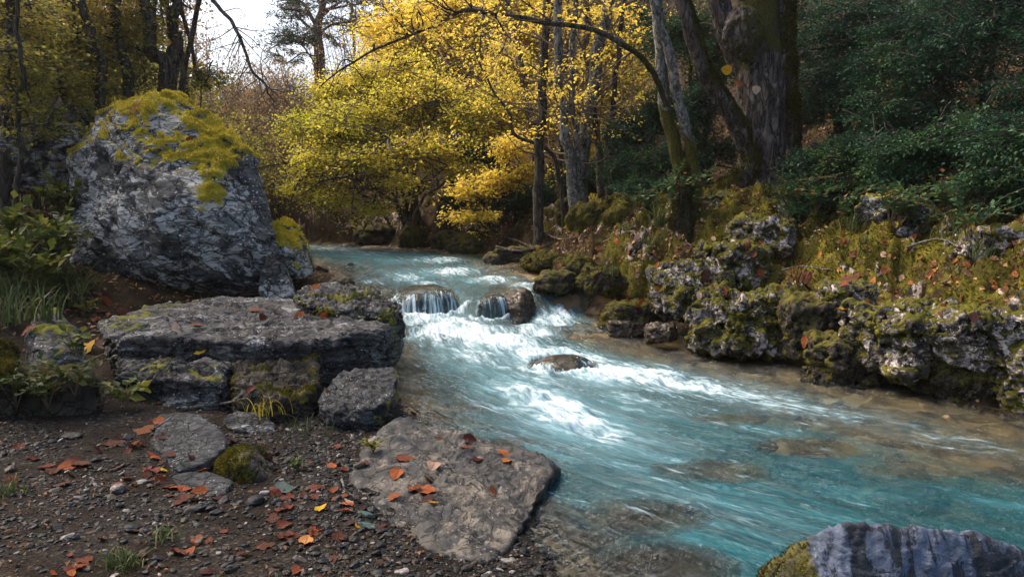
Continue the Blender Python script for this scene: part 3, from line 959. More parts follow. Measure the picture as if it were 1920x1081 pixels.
hull_rock('rock', A((505, 425, 7.9), (530, 405, 8.2), (560, 420, 8.3), (582, 470, 8.2), (590, 522, 8.0), (545, 470, 7.6), (560, 530, 7.6), (500, 530, 7.7), (495, 470, 7.7), (520, 500, 8.9), (585, 510, 8.8), (540, 420, 8.8)),
          M_BOULDER, 'moss-topped rock leaning on the right flank of the huge boulder', n=6, round_=.12, amp=.8, moss=up_moss(.85, .05), seed=5, mossmat=M_MOSSY, nblades=8000, bl=.028, strata=((.5, -.1, .8), 9, .01))
hull_rock('rock', A((500, 470, 7.3), (535, 500, 7.2), (550, 560, 7.1), (490, 575, 7.15), (485, 520, 7.2), (520, 500, 7.8), (560, 560, 7.6)),
          M_BOULDER, 'small angular grey rock wedged at the right foot of the huge boulder', n=5, round_=.08, amp=.9, seed=6)

# the layered ledge in front of the boulder
hull_rock('rock_ledge', slab_pts([(185, 602, .48), (300, 566, .5), (480, 560, .5), (585, 568, .5), (690, 592, .47), (742, 604, .44), (738, 618, .41), (640, 634, .42), (500, 646, .42), (400, 636, .44), (300, 640, .43), (200, 640, .42)], .32, -.05),
          M_LEDGE, 'broad layered flat rock ledge below the huge boulder', 'rock ledge', n=7, round_=.03, amp=.5, blocky=.16, strata=((.05, .1, 1), 14, .02), moss=lambda P, N: .05 + .4 * np.clip(N[:, 2], 0, 1) * sstep(-2.2, -3.0, P[:, 0]), seed=8, fine=1.8)
hull_rock('rock_ledge', slab_pts([(555, 540, .60), (600, 530, .61), (650, 530, .6), (705, 547, .55), (752, 574, .48), (748, 584, .47), (690, 592, .49), (620, 580, .53), (560, 565, .56)], .42, .02),
          M_LEDGE, 'darker mossy-sided ledge rock jutting into the stream beside the little fall', 'rock ledge', n=7, round_=.04, amp=.7, blocky=.35, strata=((.1, .1, 1), 14, .02), moss=lambda P, N: .42 * (np.abs(N[:, 2]) < .6) + .1, seed=9, fine=1.6)
hull_rock('rock', slab_pts([(430, 668, .3), (560, 660, .32), (610, 690, .26), (590, 735, .2), (520, 752, .18), (450, 730, .22)], .22, .1),
          M_MOSSROCK, 'dark mossy rock tucked under the lip of the flat ledge', n=6, round_=.08, amp=1.5, blocky=.3, moss=lambda P, N: .28 + .2 * N[:, 2], seed=10, nblades=2500, bl=.022)
hull_rock('rock', slab_pts([(230, 655, .34), (330, 660, .33), (440, 665, .33), (420, 720, .24), (300, 722, .22), (225, 700, .27)], .24, .06),
          M_LEDGE, 'grey lichen-spotted rock carrying the left half of the flat ledge', n=6, round_=.07, amp=1.4, blocky=.35, strata=((.0, .3, 1), 12, .018), seed=11, moss=up_moss(.25, .08))
hull_rock('rock', A((600, 738, 4.55), (640, 698, 4.85), (735, 688, 4.95), (746, 705, 4.75), (738, 742, 4.5), (705, 765, 4.35), (620, 772, 4.3), (596, 760, 4.4), (610, 815, 4.3), (700, 822, 4.3), (738, 790, 4.5), (600, 800, 4.5), (640, 740, 5.2), (735, 730, 5.2)),
          M_SLATE, 'dark slaty block at the edge of the stream below the ledge', n=6, round_=.04, amp=.6, blocky=.25, strata=((.15, -.1, 1), 18, .013), moss=lambda P, N: .5 * sstep(.2, .8, N[:, 0]), seed=12, wetz=.04, fine=1.6)
hull_rock('rock', slab_pts([(35, 600, .62), (70, 562, .68), (110, 565, .66), (150, 600, .58), (165, 640, .5), (120, 660, .47), (50, 650, .5)], .36, .08),
          M_LEDGE, 'rounded tan-grey rock with a dark moss patch at the left end of the ledge', n=6, round_=.2, amp=.7, moss=up_moss(.4, .1), seed=13, fine=1.4)
hull_rock('rock', slab_pts([(-60, 640, .55), (0, 622, .57), (38, 640, .52), (30, 690, .42), (-60, 700, .42)], .35, .08),
          M_MOSSROCK, 'moss-covered dark rock at the left edge beside the tan-grey rock', n=6, round_=.2, amp=.9, moss=up_moss(.8, .1), seed=14, nblades=4500, bl=.02)
hull_rock('rock', slab_pts([(-40, 700, .36), (40, 676, .4), (160, 668, .42), (200, 690, .36), (150, 730, .28), (20, 745, .25)], .25, .05),
          M_MOSSROCK, 'low shadowed rock under the plants left of the ledge', n=5, round_=.15, amp=1, moss=up_moss(.4, .1), seed=15)

# on the gravel bar
hull_rock('flat_rock', np.array([on(*p) for p in [(705, 818, .10), (748, 785, .10), (800, 796, .10), (862, 822, .085), (945, 838, .08), (1005, 850, .075), (1040, 880, .055), (1005, 948, .05), (968, 1010, .04), (915, 1062, .035), (835, 1050, .04), (740, 990, .06), (655, 905, .08), (668, 860, .1)]] +
                                [on(*p) for p in [(730, 815, -.08), (880, 830, -.15), (1060, 890, -.2), (960, 1040, -.18), (840, 1050, -.12), (670, 920, -.08)]]),
          M_SLAB, 'broad flat tan-grey slab sloping into the water, scattered with leaves', n=7, round_=.025, amp=.5, blocky=.1, seed=16, fine=2.6, wetz=-.02, strata=((.4, .5, .8), 7, .007), moss=lambda P, N: -.3 + 0 * N[:, 0])
hull_rock('flat_rock', slab_pts([(298, 775, .17), (360, 770, .18), (420, 800, .16), (428, 838, .14), (380, 868, .12), (330, 880, .1), (285, 830, .13)], .12, .12),
          M_SLATE, 'dark flat slate stone lying on the gravel, a rust-brown leaf at its left corner', n=6, round_=.06, amp=.5, seed=17, fine=1.6, strata=((.2, .1, 1), 22, .006))
hull_rock('flat_rock', slab_pts([(320, 890, .10), (380, 878, .11), (440, 900, .1), (420, 926, .08), (350, 930, .07)], .06, .1),
          M_SLATE, 'thin dark slate flake in front of the flat slate stone', n=5, round_=.06, amp=.4, seed=18)
hull_rock('rock', A((405, 870, 3.55), (440, 832, 3.65), (480, 838, 3.7), (520, 872, 3.6), (515, 912, 3.4), (450, 920, 3.35), (408, 905, 3.4), (450, 850, 3.35), (460, 860, 3.9), (510, 890, 3.85)),
          M_MOSSROCK, 'small mossy stone with a pale lichened right side on the gravel', n=6, round_=.14, amp=.9, moss=lambda P, N: .55 - .8 * np.clip(N[:, 0], 0, 1) + .2 * N[:, 2], seed=19, nblades=5000, bl=.014)
hull_rock('rock', A((412, 785, 4.25), (440, 765, 4.4), (500, 778, 4.4), (522, 795, 4.3), (510, 815, 4.15), (440, 812, 4.15), (415, 800, 4.2), (470, 800, 4.6)),
          M_LEDGE, 'small pale-topped grey stone in the shadow under the ledge', n=5, round_=.12, amp=1, seed=20)
hull_rock('rock', A((520, 840, 3.95), (560, 828, 4.05), (590, 835, 4.0), (560, 855, 3.85), (530, 850, 3.9), (555, 850, 4.1)), M_SLATE, 'small dark blue-grey slate beside the mossy stone', n=5, round_=.08, amp=.8, seed=21)

# bottom right: the near rock
br = hull_rock('rock', A((1432, 1080, 2.42), (1490, 1018, 2.42), (1578, 978, 2.36), (1640, 990, 2.34), (1700, 996, 2.33), (1820, 994, 2.33), (1910, 1032, 2.34), (1985, 1060, 2.4), (1576, 1095, 2.26), (1590, 1250, 2.17), (1960, 1250, 2.2), (1415, 1200, 2.36), (1440, 1280, 2.3), (1990, 1130, 2.26),
                         (1500, 1080, 2.9), (1950, 1080, 2.9), (1620, 1015, 2.6), (1850, 1030, 2.6)),
               M_BLUEROCK, 'near blue-grey rock with black streaks and a mossy brown left face', n=7, round_=.012, amp=.2, blocky=.12, strata=((1, .1, .15), 9, .008), seed=23, fine=1.6, moss=lambda P, N: .85 * sstep(at(1578, 1030, 2.25)[0] - .0, at(1578, 1030, 2.25)[0] - .05, P[:, 0]) - .2, nblades=7000, bl=.012)

# rocks in the water
def drowned(px, py, z, rx, ry, rz, label, mat, seed, moss=None, n=5, dz=0, **k):
    p = on(px, py, z)
    return hull_rock('stream_rock', blob_pts((p[0], p[1], p[2] - rz * .75 + dz), rx, ry, rz, seed), mat, label, 'rock', None, n=n, round_=.16, amp=.9, moss=moss, seed=seed, wetz=p[2] + .02, **k)


hull_rock('stream_rock', A((955, 560, 8.3), (975, 538, 8.4), (990, 540, 8.35), (1006, 575, 8.25), (1004, 595, 8.1), (955, 600, 8.05), (950, 580, 8.1), (975, 560, 8.0), (930, 555, 8.7), (1000, 545, 8.8), (960, 612, 8.0), (1000, 608, 8.0)),
          M_WETROCK, 'wet brown rock standing clear of the fall between two white chutes', n=6, round_=.12, amp=1.0, seed=33, wetz=.25)
for (cx, cy, rx, ry, zc, rz, film), lab in zip(DOMES, ('brown rock under the smooth lip of the left-hand little fall', 'drowned rock split by white water veils in the middle of the fall', 'low brown rock in midstream with water sliding over it')):
    D_, F_ = ico(6)
    V_ = D_ * np.array([rx, ry, rz]) * (.985 + .02 * fbm(D_ * 2.5 + cx, 3))[:, None]
    me = mesh_from('stream_rock', V_, [F_], [M_WETROCK], {'moss': np.zeros(len(V_)), 'pit': np.zeros(len(V_)), 'wet': np.full(len(V_), .5)})
    tag(obj('stream_rock', me, loc=(cx, cy, zc)), lab, 'rock')
drowned(640, 520, .53, .2, .22, .16, 'mossy dark rock in the water behind the ledge', M_MOSSROCK, 35, up_moss(.7, .1), n=5)
drowned(603, 497, .58, .12, .14, .11, 'small mossy rock beside the leaning moss-topped rock', M_MOSSROCK, 36, up_moss(.7, .1))
drowned(658, 492, .54, .1, .1, .09, 'left-hand of two small dark stones in the upper stream', M_MOSSROCK, 37)
drowned(709, 481, .55, .11, .1, .09, 'right-hand of two small dark stones in the upper stream', M_MOSSROCK, 38)
drowned(885, 487, .53, .4, .2, .12, 'flat dark rock breaking the surface at the upper rapid', M_MOSSROCK, 39)
drowned(655, 455, .66, .3, .25, .16, 'dark rock in front of the far bank at the left end of the upper stream', M_MOSSROCK, 40)
drowned(1525, 848, -.03, .3, .18, .14, 'large brown stone just under the surface in the right half of the stream', M_WETROCK, 41, dz=-.03)
drowned(1390, 800, -.06, .3, .2, .12, 'pale submerged stone behind the brown one in the teal water', M_SLAB, 42, dz=-.05)
drowned(1200, 985, -.04, .22, .16, .1, 'flat submerged brown stone near the foreground slab', M_WETROCK, 43, dz=-.05)
drowned(1200, 1075, -.02, .2, .14, .1, 'reddish submerged stone at the bottom edge of the stream', M_WETROCK, 44, dz=-.03)
drowned(930, 838, -.02, .18, .1, .08, 'tan stone under shallow water behind the flat slab', M_SLAB, 45)

def lump_pts(c, rx, ry, rz, seed):
    rg = np.random.default_rng(seed + 7)
    out = []
    for k in range(3):
        o = rg.uniform(-.35, .35, 3) * (rx * 1.2, ry, rz * .7)
        s = rg.uniform(.5, .85, 3) * (rx * 1.25, ry * 1.1, rz)
        a = rg.uniform(-.5, .5)
        for i in range(8):
            v = np.array([(i & 1) * 2 - 1, (i >> 1 & 1) * 2 - 1, (i >> 2 & 1) * 2 - 1]) * s * rg.uniform(.75, 1.05, 3)
            v[2] += v[0] * rg.uniform(-.25, .25)
            out.append(o + np.array([v[0] * math.cos(a) - v[1] * math.sin(a), v[0] * math.sin(a) + v[1] * math.cos(a), v[2]]))
    return np.array(out) + np.asarray(c) - np.array([0, 0, rz * .2])


drowned(1330, 905, -.06, .26, .15, .12, 'olive-grey submerged stone in the middle of the teal water', M_WETROCK, 46, dz=-.03)
drowned(1720, 900, -.06, .32, .18, .12, 'broad dark submerged stone at the right of the stream', M_WETROCK, 47, dz=-.03)


# right bank: pitted limestone and mossy stones
def bank(px, py, Y, rx, ry, rz, label, mat, seed, moss=None, pits=0., n=6, nb=0, **k):
    p = at(px, py, Y) + np.array([0, 0, .12 if seed in (78, 79, 80, 60, 59, 61, 67, 68) else 0])
    return hull_rock('bank_rock', (blob_pts(p, rx, ry, rz, seed, 30, .5) if k.pop('dome', seed in (66, 74, 75, 76, 78, 79, 80, 67, 72)) else lump_pts(p, rx, ry, rz, seed)), mat, label, 'rock', None, n=n, round_=k.pop('round_', .07), amp=k.pop('amp', 1.1) * 1.35, moss=moss, pits=pits, seed=seed, nblades=nb, bl=.025, **k)


LM = lambda b: (lambda P, N: b + .12 + .6 * np.clip(N[:, 2], 0, 1) - .25 * np.clip(-N[:, 1], 0, 1) + .5 * np.clip(-N[:, 2], 0, 1))
bank(1692, 620, 5.55, .34, .3, .32, 'pale pitted limestone block at the water edge, left of the big one', M_LIME, 51, LM(.2), .7, 7, amp=1.3)
bank(1850, 615, 5.3, .42, .35, .36, 'big pale pitted limestone at the right edge above the water', M_LIME, 52, LM(.18), .7, 7, amp=1.3)
bank(1950, 700, 5.0, .25, .25, .24, 'low mossy limestone at the right edge just above the shallows', M_LIME, 62, LM(.35), .8, 6, amp=1.6)
bank(1290, 525, 7.4, .3, .3, .26, 'grey knobbly limestone outcrop left of the mossy shelf', M_LIME, 53, LM(.2), .8, 7, amp=1.4)
bank(1370, 490, 7.6, .28, .3, .24, 'pale limestone outcrop with a red leaf on its left', M_LIME, 54, LM(.32), .8, 6, amp=1.4)
bank(1405, 600, 6.5, .4, .32, .26, 'dark rounded limestone with white patches over the shallows', M_LIME, 55, LM(.3), .8, 7, amp=1.7)
bank(1520, 600, 6.15, .26, .25, .3, 'dark moss-draped rock between two limestone outcrops', M_MOSSROCK, 56, LM(.25), .5, 6)
bank(1590, 560, 6.1, .22, .2, .18, 'small white-patched limestone under the red leaves', M_LIME, 63, LM(.2), .8, 6)
bank(1670, 410, 7.6, .34, .3, .26, 'smooth blue-grey rock under the dark evergreens', M_BOULDER, 57, LM(.05), .1, 6)
bank(1890, 460, 6.4, .4, .35, .26, 'pitted pale limestone high on the right edge of the bank', M_LIME, 58, LM(.12), .8, 6, amp=1.3)
bank(1420, 455, 8.3, .34, .3, .22, 'light grey limestone ledge below the old tree', M_LIME, 59, LM(.3), .7, 6, amp=1.3)
bank(1330, 410, 9.2, .4, .3, .24, 'grey rock half buried at the foot of the old tree', M_LIME, 60, LM(.3), .5, 6)
bank(1480, 415, 8.8, .25, .25, .2, 'small grey stone beside the roots of the old tree', M_LIME, 61, LM(.25), .5, 5)
bank(1610, 668, 5.7, .3, .25, .24, 'dark mossy stone at the water line under the pale limestone', M_MOSSROCK, 64, LM(.22), .5, 6, amp=1.7)
bank(1790, 690, 5.35, .34, .26, .24, 'wide dark mossy stone at the water line below the big limestone', M_MOSSROCK, 65, LM(.25), .5, 7, amp=1.7)
bank(1075, 505, 8.9, .3, .28, .18, 'rounded mossy stone at the water edge by the right chute', M_MOSSROCK, 66, LM(.3), .1, 6, nb=3000)
bank(1130, 545, 8.2, .3, .26, .18, 'tilted mossy rock sloping to the water right of the chute', M_MOSSROCK, 67, LM(.35), .1, 6, nb=3000)
bank(1050, 545, 8.6, .2, .2, .14, 'wet dark rock at the top of the right chute', M_MOSSROCK, 68, LM(.15), .1, 5)
bank(1190, 580, 7.6, .26, .25, .16, 'low brown mossy rock at the foot of the right bank', M_MOSSROCK, 69, LM(.3), .1, 6, nb=2000)
bank(1170, 612, 7.4, .16, .14, .1, 'small wet stone at the edge of the pool below the chute', M_WETROCK, 70, None, .1, 5)
bank(1240, 620, 6.9, .15, .13, .1, 'small grey stone at the edge of the pool', M_WETROCK, 71, None, .2, 5)
bank(1020, 492, 10, .3, .25, .16, 'mossy rock at the bend of the upper stream', M_MOSSROCK, 72, LM(.5), .1, 6, nb=3000)
bank(960, 478, 11, .35, .2, .14, 'flat dark rock overhanging the upper stream at the right bank', M_MOSSROCK, 73, LM(.2), .1, 5)
bank(880, 462, 12.6, .4, .3, .22, 'mossy dome of rock on the far bank, right of the mossy pair', M_MOSSROCK, 74, LM(.4), .1, 5, nb=1500)
bank(770, 447, 13.6, .25, .25, .28, 'upright mossy stone on the far bank under the yellow hazel', M_MOSSROCK, 75, LM(.5), .1, 5, nb=1500)
bank(840, 452, 13.2, .35, .3, .22, 'broad mossy stone on the far bank', M_MOSSROCK, 76, LM(.4), .1, 5, nb=1500)
bank(700, 445, 14.2, .5, .35, .2, 'long dark rock on the far bank behind the upper stream', M_MOSSROCK, 77, LM(.2), .1, 5)
bank(1190, 430, 10, .45, .35, .3, 'bright moss hummock on the right bank above the bend', M_MOSSROCK, 78, LM(.75), 0, 6, nb=9000)
bank(1100, 430, 10.6, .3, .3, .26, 'mossy mound at the foot of the slender trunks', M_MOSSROCK, 79, LM(.6), 0, 6, nb=5000)
bank(1060, 415, 11.4, .22, .22, .24, 'small mossy stump-shaped rock behind the moss hummock', M_MOSSROCK, 80, LM(.5), 0, 5, nb=2000)

# left background
bank(80, 285, 9.2, .5, .5, .4, 'pale grey rock on the slope behind the boulder, lower left', M_BOULDER, 85, LM(-.1), .2, 6)
bank(105, 215, 10.2, .5, .5, .35, 'dark grey rock on the slope behind the boulder, higher up', M_BOULDER, 86, LM(.1), .2, 6)
bank(40, 215, 10.6, .5, .5, .35, 'shadowed rock among the bushes far up the left slope', M_BOULDER, 87, LM(.1), .2, 5)
# ------------------------------------------------------------------ small things lying on the ground and rocks
bpy.context.view_layer.update()
DG = bpy.context.evaluated_depsgraph_get()


def hit(px, py):
    d = Vector(ray(px, py)).normalized()
    ok, p, n, i, ob, m = SC.ray_cast(DG, Vector((0, 0, CAMZ)), d)
    return (np.array(p), np.array(n), ob) if ok else (None, None, None)


def down(x, y, z=6.0):
    ok, p, n, i, ob, m = SC.ray_cast(DG, Vector((x, y, z)), Vector((0, 0, -1)))
    return (np.array(p), np.array(n), ob) if ok else (None, None, None)


rgS = np.random.default_rng(2024)


# --- gravel -----------------------------------------------------------------------------------
def pebble_shape(lv, seed, flat=.45, rough=.18):
    D, F = ico(lv)
    o = seed * 3.7
    r = 1 + rough * perlin(D * 1.4 + o) + .5 * rough * perlin(D * 3 + o)
    # a few flat facets
    rg = np.random.default_rng(seed)
    V = D * r[:, None]
    for k in range(6):
        n = unit(rg.normal(size=3))
        h = rg.uniform(.6, .85)
        e = np.clip(V @ n - h, 0, None)
        V = V - n * (e * .9)[:, None]
    return V * np.array([1, rg.uniform(.6, .85), flat]), F


def make_gravel():
    Vs, Fs, var, off = [], [], [], 0
    shapes = [pebble_shape(2, 900 + k, .4, .25) for k in range(8)]
    tiny = [pebble_shape(1, 930 + k, .5, .3) for k in range(6)]
    n = 0
    cand = 60000
    X = rgS.uniform(-3.6, .9, cand)
    Y = rgS.uniform(2.0, 5.2, cand)
    _, el, er, w_, _ = ground(X, Y)
    dens = sstep(-.4, .5, fbm(np.stack([X * 1.3, Y * 1.3, X * 0], 1), 3) + .9 * sstep(-1.9, -.6, X) - .25 - .35 * sstep(3.7, 4.6, Y))
    keep = (el > -.35) & (rgS.random(cand) < .12 + .88 * dens)
    for x, y in zip(X[keep], Y[keep]):
        p, nr, ob = down(x, y, 3)
        if p is None or ob.name.split('.')[0] != 'ground':
            continue
        s = float(np.clip(rgS.lognormal(-5.0, .5), .0035, .03))
        Vb, Fb = (shapes if s > .012 else tiny)[rgS.integers(6)]
        a = rgS.uniform(0, 6.28)
        ca, sa = math.cos(a), math.sin(a)
        V = Vb * s * np.array([1, 1, rgS.uniform(.7, 1.4)])
        V = np.stack([V[:, 0] * ca - V[:, 1] * sa, V[:, 0] * sa + V[:, 1] * ca, V[:, 2] + V[:, 0] * rgS.normal(0, .25)], 1)
        Vs.append(V + p + np.array([0, 0, s * .12]))
        Fs.append(Fb + off)
        off += len(V)
        var.append(np.full(len(V), np.clip(rgS.beta(1.3, 1.7) + rgS.normal(0, .04), 0, .97) if rgS.random() > .05 else 1.0))
    me = mesh_from('gravel', np.concatenate(Vs), [np.concatenate(Fs)], [M_GRAVEL], {'var': np.concatenate(var)}, smooth=False)
    tag(obj('gravel', me), 'loose dark slate gravel of the shore', 'gravel', kind='stuff')


make_gravel()


def pebble(px, py, wpx, v, label, group, seed, flat=.45):
    p, n, ob = hit(px, py)
    if p is None:
        return
    s = wpx / FPX * p[1] * .5
    V, F = pebble_shape(4, seed, flat, .2)
    V = V + normals(V, [F]) * (.04 * fbm(V * 4 + seed, 3))[:, None]
    V = V * s
    me = mesh_from('pebble', V, [F], [M_GRAVEL], {'var': np.clip(v + .1 * fbm(V / s * 3 + seed, 3), 0, 1)})
    o = tag(obj('pebble', me, loc=tuple(p + np.array([0, 0, s * flat * .35]))), label, 'pebble', group)
    o.rotation_euler = (rgS.normal(0, .15), rgS.normal(0, .15), rgS.uniform(0, 6.28))


pebble(221, 921, 30, .98, 'round pinkish-white speckled pebble on the brown gravel', None, 1, .8)
pebble(18, 883, 34, .84, 'flat tan pebble at the left edge of the gravel', None, 2)
pebble(562, 1051, 30, .93, 'pale oval pebble near the two orange leaves at the bottom', None, 3)
pebble(372, 1016, 26, .9, 'pale ringed oval pebble in the middle of the gravel', None, 4)
pebble(590, 1034, 32, .74, 'round tan pebble beside the pale oval one at the bottom', None, 5, .6)
pebble(250, 990, 44, .4, 'long grey slate pebble with a pale rim behind the small grass tuft', None, 6, .3)
pebble(365, 958, 44, .42, 'large flat grey pebble below the dark slate flake', None, 7, .35)
pebble(352, 956, 24, .92, 'small pinkish pebble leaning on the large flat grey one', None, 8, .6)
pebble(480, 942, 40, .3, 'dark slate pebble in front of the small mossy stone', None, 9, .5)
pebble(135, 820, 42, .5, 'grey-blue slate shard lying on the dark silt at the left', None, 10, .35)
pebble(240, 822, 34, .45, 'grey slate chip beside the rust-brown leaves', None, 11, .35)
pebble(282, 912, 24, .7, 'small flat grey-brown pebble above the slate shards', None, 12, .4)
pebble(434, 1070, 28, .62, 'squarish grey pebble at the bottom edge', None, 13, .6)
for k in range(36):
    pebble(rgS.uniform(240, 700), rgS.uniform(930, 1078), rgS.uniform(16, 30), rgS.uniform(.05, .5), 'dark blue-grey slate chip among the gravel of the shore', 'slate chips in the gravel', 40 + k, rgS.uniform(.3, .5))
for k in range(26):
    pebble(rgS.uniform(30, 690), rgS.uniform(870, 1078), rgS.uniform(12, 22), rgS.uniform(.74, .92), 'small pale tan pebble among the dark gravel of the shore', 'pale pebbles in the gravel', 90 + k, rgS.uniform(.4, .7))
# the green striated stone under the leaves
for px, py, wd, lab in ((688, 968, 40, 'green striated stone lying under leaves beside the flat slab, upper piece'), (690, 990, 44, 'green striated stone lying under leaves beside the flat slab, lower piece')):
    p, n, ob = hit(px, py)
    if p is not None:
        s = wd / FPX * p[1] * .5
        V, F = pebble_shape(4, 7 + wd, .4, .15)
        o = tag(obj('stone', mesh_from('stone', V * s * np.array([1.2, .55, .7]), [F], [rock_mat('green_stone', (.03, .06, .055), (.08, .14, .12), (.14, .2, .17), (.25, .3, .26), .6, 12, .6, strata=((0, 0, .2), (1, 6, 1)))], {'moss': np.zeros(len(V)), 'pit': np.zeros(len(V)), 'wet': np.zeros(len(V))}), loc=tuple(p + np.array([0, 0, .01]))), lab, 'stone')
        o.rotation_euler = (0, 0, -.5)


# --- fallen leaves ----------------------------------------------------------------------------
def leaf_shape(seed, lobed=False, nu=11, nv=7):
    rg = np.random.default_rng(seed)
    u = np.linspace(0, 1, nu)
    v = np.linspace(-1, 1, nv)
    U, Vv = np.meshgrid(u, v, indexing='ij')
    wdt = rg.uniform(.3, .4) * np.sin(np.pi * np.clip(U, 0, 1) ** .82) ** .75
    wdt = wdt * (1 - .25 * U)
    if lobed:
        wdt = wdt * (1.15 + .4 * np.cos(U * 15.0))
    x = U - .5
    y = Vv * wdt
    k1, k2, k3 = rg.normal(0, .5), rg.normal(.0, .3), rg.uniform(.05, .5)
    z = k3 * (np.abs(y) ** 1.5) * 1.5 + k2 * x * x + k1 * x * y + .03 * np.sin(U * 22) * np.abs(Vv) + .05 * perlin(np.stack([x.ravel() * 4 + seed, y.ravel() * 4, x.ravel() * 0], 1)).reshape(x.shape)
    P = np.stack([x, y, z - z.min()], -1).reshape(-1, 3)
    vein = np.maximum(np.exp(-(Vv / .12) ** 2), .6 * (np.abs(((U * 6 - np.abs(Vv) * 1.4) % 1) - .5) < .12)).ravel()
    i = (np.arange(nu - 1)[:, None] * nv + np.arange(nv - 1)[None]).ravel()
    F = np.stack([i, i + nv, i + nv + 1, i + 1], 1)
    st, sf = tubes([(np.array([[-.5, 0, P[:nv, 2].mean()], [-.65, .03, P[:nv, 2].mean() + .04], [-.85, .1 * rg.normal(), .02]]), np.array([.012, .01, .008]))], 4)
    return np.concatenate([P, st]), [F, sf + len(P)], np.concatenate([vein, np.ones(len(st))])


LEAF = {}
for cname, m in FALLEN.items():
    LEAF[cname] = []
    for k in range(5):
        V, F, vn = leaf_shape(hash(cname) % 97 * 0 + k * 7 + len(cname), k == 4)
        LEAF[cname].append(mesh_from('fallen_leaf', V, F, [m], {'vein': vn}))


def lay_leaf(px, py, wpx, cname, label, group=None, shape=None, stand=0.0, p=None, n=None):
    if p is None:
        p, n, ob = hit(px, py)
    if p is None:
        return None
    L = wpx / FPX * max(p[1], 1) * 1.15
    me = LEAF[cname][rgS.integers(5) if shape is None else shape]
    o = tag(obj('fallen_leaf', me), label, 'leaf', group)
    n = unit(n + rgS.normal(0, .16 + stand, 3))
    q = Vector(n).to_track_quat('Z', 'Y')
    o.rotation_mode = 'QUATERNION'
    from mathutils import Quaternion
    o.rotation_quaternion = q @ Quaternion((0, 0, 1), rgS.uniform(0, 6.28))
    o.location = p + n * .004
    o.scale = (L, L, L * rgS.uniform(.6, 1.1))
    return o


RB, DR, OT, PT, GY, GG = 'rust-brown', 'dark red-brown', 'orange-tan', 'pale pinkish-tan', 'golden yellow', 'grey-green'
# leaves that stand out
lay_leaf(270, 808, 42, OT, 'large orange-tan leaf with a long stem against the dark flat slate stone')
lay_leaf(306, 884, 24, GY, 'small golden yellow leaf on the gravel left of the slate flake')
lay_leaf(531, 917, 50, GG, 'grey-green leaf on the gravel right of the small mossy stone', shape=4)
lay_leaf(538, 1007, 44, RB, 'large curled rust-brown leaf, left of a pair at the bottom of the gravel')
lay_leaf(574, 1014, 36, OT, 'orange-tan leaf, right of a pair at the bottom of the gravel')
lay_leaf(601, 955, 26, GY, 'yellow-tan leaf on the grey grit left of the flat slab')
lay_leaf(672, 985, 26, GY, 'yellow leaf lying on the green striated stone')
lay_leaf(711, 988, 28, RB, 'round rust-brown leaf at the right end of the green striated stone')
lay_leaf(653, 942, 22, PT, 'pale leaf next to the left corner of the flat slab')
lay_leaf(790, 919, 48, RB, 'biggest rust-brown leaf in the clump in the middle of the flat slab')
lay_leaf(811, 876, 36, PT, 'pale pinkish-tan leaf in the middle of the flat slab')
lay_leaf(812, 943, 20, GY, 'tiny golden leaf at the foot of the leaf clump on the flat slab')
lay_leaf(951, 864, 28, OT, 'orange-tan leaf near the water edge of the flat slab')
lay_leaf(925, 924, 32, RB, 'lone rust-brown leaf low on the right part of the flat slab')
lay_leaf(330, 618, 40, PT, 'long pale pinkish leaf on the front of the rock ledge')
lay_leaf(368, 610, 24, OT, 'orange-tan leaf with a stem right behind the long pale one on the ledge')
lay_leaf(192, 653, 44, PT, 'big pinkish leaf hanging over the left end of the ledge', stand=.3)
lay_leaf(163, 657, 40, GY, 'yellow-brown leaf beside the big pinkish one at the left end of the ledge', stand=.3)
lay_leaf(377, 660, 28, GY, 'yellow leaf stuck to the front face of the rock ledge', stand=.1)
lay_leaf(255, 204, 20, OT, 'orange leaf on top of the huge boulder')
lay_leaf(258, 190, 16, RB, 'rust-brown leaf behind the orange one on top of the boulder')
lay_leaf(355, 262, 16, OT, 'orange leaf on the moss near the front edge of the boulder top')
lay_leaf(1323, 518, 24, DR, 'dark red leaf on the knobbly limestone outcrop')
lay_leaf(1588, 580, 24, GY, 'golden yellow leaf under the red leaves on the right bank')
lay_leaf(1673, 549, 26, OT, 'orange-tan leaf on top of the left pale limestone block')
lay_leaf(1517, 523, 34, DR, 'dark red leaf standing in the mossy shelf of the right bank', stand=.5)
lay_leaf(1520, 540, 34, DR, 'crumpled dark red leaf just below the standing one on the right bank', stand=.4)
lay_leaf(1593, 523, 38, RB, 'curled rust-brown leaf on the white-patched limestone')
lay_leaf(1510, 641, 22, OT, 'orange-tan leaf on the wet stone at the right water edge')
lay_leaf(1827, 596, 22, DR, 'dark red leaf on the face of the big pale limestone')
lay_leaf(1490, 478, 24, RB, 'bright rust leaf on the moss right of the pale outcrop')
